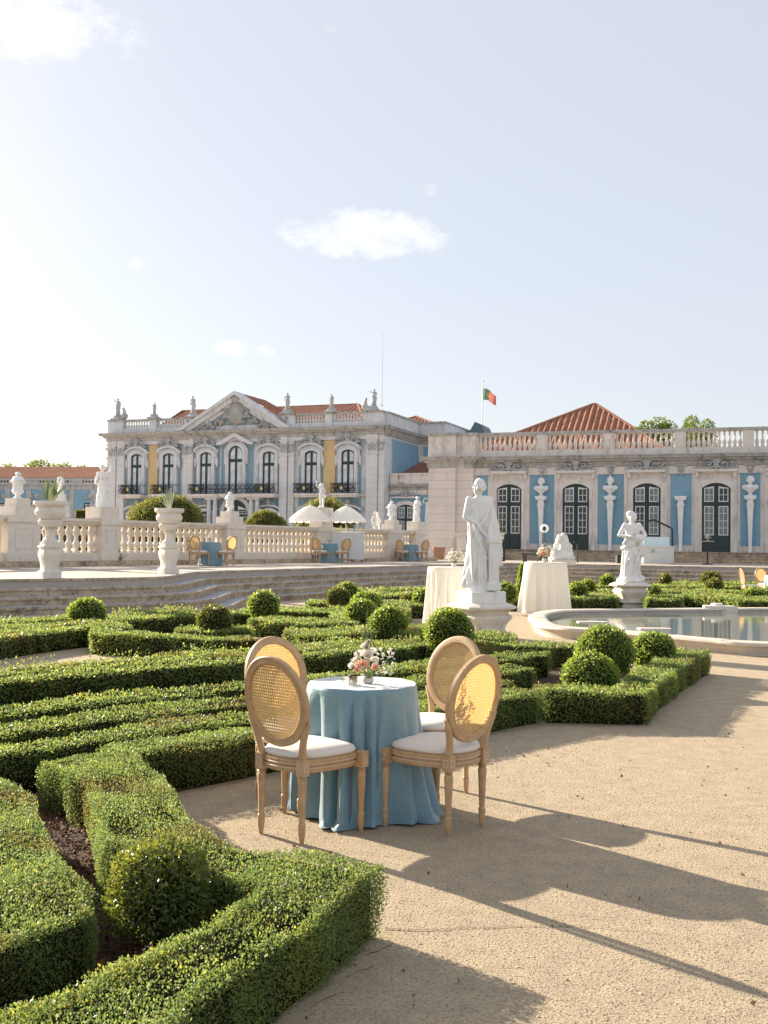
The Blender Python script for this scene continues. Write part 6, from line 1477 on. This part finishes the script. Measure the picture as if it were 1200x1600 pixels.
# drying crack across the gravel
mb = MB(); pts = [G(x, y, .0045) for x, y in ((600, 1450), (640, 1453), (690, 1452), (720, 1449), (760, 1449), (800, 1446), (850, 1447), (905, 1447), (960, 1450), (1030, 1458), (1105, 1472))]; vs = []
m_ = []
for i in range(len(pts)-1):
    for s_ in range(8): m_.append(pts[i].lerp(pts[i+1], s_/8)+Vector((rnd.uniform(-.004, .004), rnd.uniform(-.006, .006), 0)))
for i, p in enumerate(m_):
    w = (.0028+.003*rnd.random())*(1-.75*i/len(m_)); vs += [(p.x, p.y-w, p.z), (p.x, p.y+w, p.z)]
mb.add(vs, [(2*i, 2*i+2, 2*i+3, 2*i+1) for i in range(len(m_)-1)]); struct(mb.build('ground_crack', mat('crack', (.16, .12, .085), .95), None, 0))
# ------------------------------------------------------------------ hedges
HT = {'z': .29}
def T(*pts, z=.29): return [tuple(G(x, y, z))[:2] for x, y in pts]
lim = 'clipped box hedges of the parterre'
def hd(poly, label, **k): return hedge(poly, label, group=lim, **k)
# near compartment
hd([(.008, 4.24), (-.32, 4.40), (-.62, 4.52), (-.75, 4.74), (-.86, 4.92), (-1.22, 5.9), (-1.50, 6.40), (-1.62, 6.62), (-1.98, 6.20), (-1.73, 5.87), (-1.57, 5.65), (-1.43, 5.25), (-1.18, 4.58), (-.92, 4.32), (-.64, 4.16), (-.444, 3.98), (-.51, 3.81), (-.656, 3.49), (-.806, 3.26), (-.88, 3.05), (-1.04, 2.85), (-1.5, 2.2), (-.95, 1.9), (-.53, 2.93), (-.43, 3.19), (-.175, 3.79)], 'thick foreground box hedge bending to a sharp corner below the front left chair', d=3.4, dens=1.15)
hd([(-2.08, 5.73), (-1.73, 5.36), (-1.60, 4.98), (-1.36, 4.5), (-1.26, 4.22), (-1.06, 3.94), (-.99, 3.71), (-1.13, 3.42), (-1.21, 3.33), (-1.75, 2.6), (-2.6, 2.9), (-3.2, 4.6), (-2.9, 5.9)], 'broad flat topped box hedge at the lower left corner of the photo', d=3.6, dens=1.15)
ball((-.84, 4.10), .205, 'leafy dark green bush with larger leaves inside the foreground hedge', m=mat('laurel_leaf', (.10, .14, .045), .35, attr=True, spec=.5, transl=.35, tcol=(.30, .34, .06)), z0=.215, d=4, name='laurel_bush', cat='bush', group=None, smul=2.0, aspect=.45, rough=.08, core_r=.72, thick=.22, mult=2.2)
def row(c0, c1, x0, x1, label, j0=None, j1=None, **k):
    """45 degree row between offsets c0 (front) and c1 (back)"""
    def pt(c, s): # s = x+y coordinate
        return ((s-c)/2, (s+c)/2)
    s0, s1 = 2*x0+c0, 2*x1+c0
    n = 6; P = [pt(c0+.03*math.sin(i*2.1+c0), s0+(s1-s0)*i/n) for i in range(n+1)]+[pt(c1+.04*math.sin(i*1.7+c1), s0+(s1-s0)*i/n) for i in range(n, -1, -1)]
    return hd(P, label, **k)
row(7.9, 8.37, -1.52, 1.42, 'front box hedge row running behind the chairs of the near table', d=6.5)
hd([(1.42, 9.32), (2.30, 9.27), (3.0, 10.9), (3.66, 12.3), (4.08, 13.15), (3.75, 13.4), (3.35, 12.75), (2.75, 11.3), (2.12, 9.72), (1.40, 9.76)], 'angled box hedge on the right whose sharp corner points at the gravel path', d=9, fluffy=.5)
row(8.62, 9.06, -4.2, 1.25, 'second box hedge row behind the near table', d=7.5)
row(9.55, 10.05, -4.6, 1.62, 'third box hedge row behind the near table', d=8, fluffy=.25)
row(10.62, 11.1, -5, 2.0, 'fourth box hedge row behind the near table', d=9.5, fluffy=.35)
row(13.0, 13.3, -5.6, .62, 'tall faced box hedge row beyond the gap, fifth from the front', d=12, fluffy=.2)
row(13.65, 13.85, -5.6, -.3, 'narrow box hedge row just behind the tall faced one', d=12, fluffy=.3)
row(14.25, 14.75, -5.6, -.3, 'tufted box hedge row with long shoots, last before the gravel strip', d=13, fluffy=1.2, h=.26)
hd(T((705, 1000), (850, 1010), (905, 1006), (840, 1004), (760, 1003)), 'low box hedge closing the right compartment behind the balls', d=13, fluffy=.8)
hd(T((141, 989), (158, 990.5), (270, 995.5), (370, 999), (404, 998), (392, 994), (300, 991.5), (205, 987.5), (174, 983.5), (141, 983)), 'wedge shaped box hedge starting with a square end at the left of the gravel strip', d=14)
hd(T((-80, 1004), (0, 996), (60, 988.5), (100, 984), (139, 980.5), (139, 977), (100, 979), (50, 982), (-80, 992)), 'sunlit faced box hedge at the left edge behind the gravel strip', d=14.5, fluffy=.6)
hd(T((139, 981), (204, 979.5), (204, 976), (180, 973.5), (139, 975)), 'tufted box hedge end behind the wedge hedge', d=15.5, fluffy=1)
hd(T((-60, 984), (56, 979.5), (110, 975), (150, 974), (150, 971), (110, 970.5), (0, 975.5), (-60, 978)), 'thin box hedge row at the left below the first ball', d=16, fluffy=.4)
hd(T((-60, 977), (0, 973), (80, 968.5), (106, 966), (106, 963), (60, 964), (-60, 971)), 'thin box hedge row reaching the left of the first ball', d=17.5, fluffy=.8)
hd(T((166, 967), (310, 962.5), (310, 959), (240, 960), (166, 962)), 'dark faced box hedge between the first ball and the dark ball', d=18)
hd(T((175, 960), (308, 955), (308, 952), (175, 957)), 'tufted box hedge with long shoots in front of the old steps', d=20, fluffy=1.3)
hd(T((358, 958.5), (420, 955), (420, 950.5), (358, 953)), 'box hedge between the dark ball and the bright ball', d=18.5, fluffy=.4)
hd(T((275, 984), (330, 985.5), (394, 983.5), (394, 979), (330, 978), (275, 979)), 'low box hedge in front of the dark ball', d=15.2, fluffy=.6)
hd(T((390, 967), (478, 974.5), (560, 973), (562, 969.5), (480, 966.5), (440, 963.5), (392, 963)), 'dark faced box hedge below the bright ball, centre left', d=16)
hd(T((390, 957), (436, 954), (515, 955.5), (515, 951), (440, 946.5), (392, 951)), 'box hedge with a square right end behind the bright ball', d=18.5)
hd(T((518, 967), (541, 968), (541, 950), (518, 950)), 'short box hedge running back beside the group of balls', d=19, fluffy=.5)
hd(T((480, 941.5), (545, 943.5), (545, 939.5), (483, 937)), 'thin dark box hedge in front of the two far balls', d=22)
hd(T((443, 989), (470, 993), (566, 988), (612, 988), (655, 992), (655, 986), (600, 982), (566, 980), (480, 982), (446, 984)), 'box hedge with a bright left corner below the centre balls', d=14, fluffy=.7)
hd(T((458, 1011), (560, 1004), (655, 1000), (655, 995), (560, 997), (470, 1003)), 'shaggy box hedge just above the flowers of the near table', d=13.5, fluffy=.9, h=.26)
row(13.0, 13.28, .63, .95, 'short box hedge piece beside the ball behind the rear right chair', d=13)
hd(T((636, 980), (665, 981), (665, 974), (636, 973)), 'small dark box hedge left of the ball by the big statue', d=15)
hd(T((738, 995), (806, 996), (804, 989), (744, 984)), 'square ended box hedge in front of the big statue pedestal', d=15)
hd(T((596, 945), (668, 945), (668, 940), (596, 938)), 'dark box hedge left of the tall ivory table', d=22)
hd(T((622, 951), (640, 953), (640, 947), (622, 946)), 'small lit box hedge end right of the far balls', d=21)
hd(T((575, 930), (650, 930.5), (668, 929), (668, 925), (575, 926)), 'far box hedge row left of the tall ivory table', d=26, fluffy=.4)
hd(T((560, 923), (668, 921.5), (668, 918.5), (560, 920)), 'farthest box hedge row below the old steps', d=30, fluffy=.6)
hd(T((784, 936), (893, 934.5), (893, 930), (790, 930)), 'box hedge on the right between the big statue and the flared ivory table', d=26)
hd(T((886, 935.5), (964, 934.5), (964, 929), (886, 930)), 'box hedge left of the smaller statue behind the pool', d=26)
hd(T((1008, 936.5), (1065, 936.5), (1063, 930), (1008, 930.5)), 'square ended box hedge right of the smaller statue', d=27)
hd(T((1067, 930.5), (1100, 933), (1150, 937.5), (1165, 932), (1110, 926), (1067, 926)), 'bright sunlit box hedge behind the pool', d=28, fluffy=.6)
hd(T((1152, 938), (1290, 938), (1290, 931), (1158, 932)), 'dark faced box hedge at the right edge behind the pool', d=26)
for i, (x0, x1, y, dy) in enumerate(((1034, 1100, 921, 1.5), (1020, 1250, 914.5, 1), (1030, 1250, 909.5, 1), (900, 960, 921, 1), (880, 975, 914, 0), (905, 975, 927, 0), (1095, 1165, 921, 3))):
    hd(T((x0, y+1.5), (x1, y+1.5+dy), (x1, y-1+dy), (x0, y-1)), 'thin far box hedge, '+['first one behind the smaller statue on the right', 'long middle one below the door steps', 'long farthest one below the door steps', 'first left of the smaller statue', 'farthest left of the smaller statue', 'nearest left of the smaller statue', 'slanting one above the bright hedge'][i], d=34, fluffy=.5, h=.27)
def bl_(px, pt, rpx, d, label, flat=.95, **k):
    t = D(px, pt, d); r = rpx*d/1650; zc_ = t.z-r*flat; ball((t.x, d), r, label, flat=flat, z0=zc_, **k)
DK = dict(m=LEAFD)
for a in ((945, 977, 45.5, 11.9, 'biggest box ball of the right compartment, at the back'), (922, 1018, 45, 10.55, 'nearest box ball of the right compartment'), (1022, 987, 34.5, 12.7, 'rounded box ball on the right of the group of three'),
          (136, 934, 30.5, 17.2, 'bright box ball at the far left in front of the old steps'), (412, 923, 24.5, 19, 'bright box ball in front of the steps, above the rear left chair'), (543, 910, 18, 24, 'farthest box ball of the centre group, against the steps'),
          (572.5, 924, 24.5, 20, 'box ball at the back of the centre trio'), (565, 936, 26.5, 17.6, 'left box ball of the centre trio'), (607, 947, 30.5, 15.5, 'right box ball of the centre trio'), (701.5, 951, 38.5, 13.6, 'large bright box ball between the rear right chair and the big statue'),
          (662, 920, 17, 23, 'box ball half hidden by the tall ivory table'), (789, 910, 18.5, 24, 'box ball between the big statue and the cone'), (903, 910, 15, 27, 'box ball right of the flared ivory table'), (918, 906, 12.5, 30, 'small box ball behind the one beside the flared ivory table'),
          (949, 898, 10.5, 35, 'small far box ball left of the smaller statue'), (1021, 915, 12.5, 28.5, 'box ball right beside the smaller statue pedestal'), (1178, 918, 20, 28, 'low wide box ball at the right edge'), (1202, 917, 12, 29, 'box ball cut by the right edge')): bl_(*a)
for a in ((335, 945, 27.5, 15.6, 'dark brownish box ball in the left parterre'), (529.5, 918, 18.5, 21.8, 'dark box ball just in front of the farthest one'), (638.5, 928, 13.5, 25, 'low flat dark box ball near the tall ivory table'), (1039, 898, 9, 37, 'small dark far box ball right of the smaller statue'), (1111, 893, 15.5, 37, 'dark box ball, upper of the pair below the slim high table'), (1116, 904, 13.5, 33.5, 'dark box ball, lower of the pair below the slim high table')): bl_(*a, **DK)
# cone
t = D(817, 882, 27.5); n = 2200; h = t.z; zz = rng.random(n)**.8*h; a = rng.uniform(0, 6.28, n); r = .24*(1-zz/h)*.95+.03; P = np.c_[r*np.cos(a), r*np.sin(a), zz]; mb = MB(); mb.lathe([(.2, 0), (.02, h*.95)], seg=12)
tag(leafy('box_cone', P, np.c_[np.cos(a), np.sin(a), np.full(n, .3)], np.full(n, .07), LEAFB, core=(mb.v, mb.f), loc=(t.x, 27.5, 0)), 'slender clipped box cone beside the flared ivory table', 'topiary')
print('objects', len(bpy.data.objects), 'verts', sum(len(m.vertices) for m in bpy.data.meshes))
for o in bpy.data.objects:
    if len(str(o.get('label', '')).replace(',', ' ').replace('-', ' ').split()) > 16: print('LONG', o.name, o['label'])
if 'tint' == '': pass
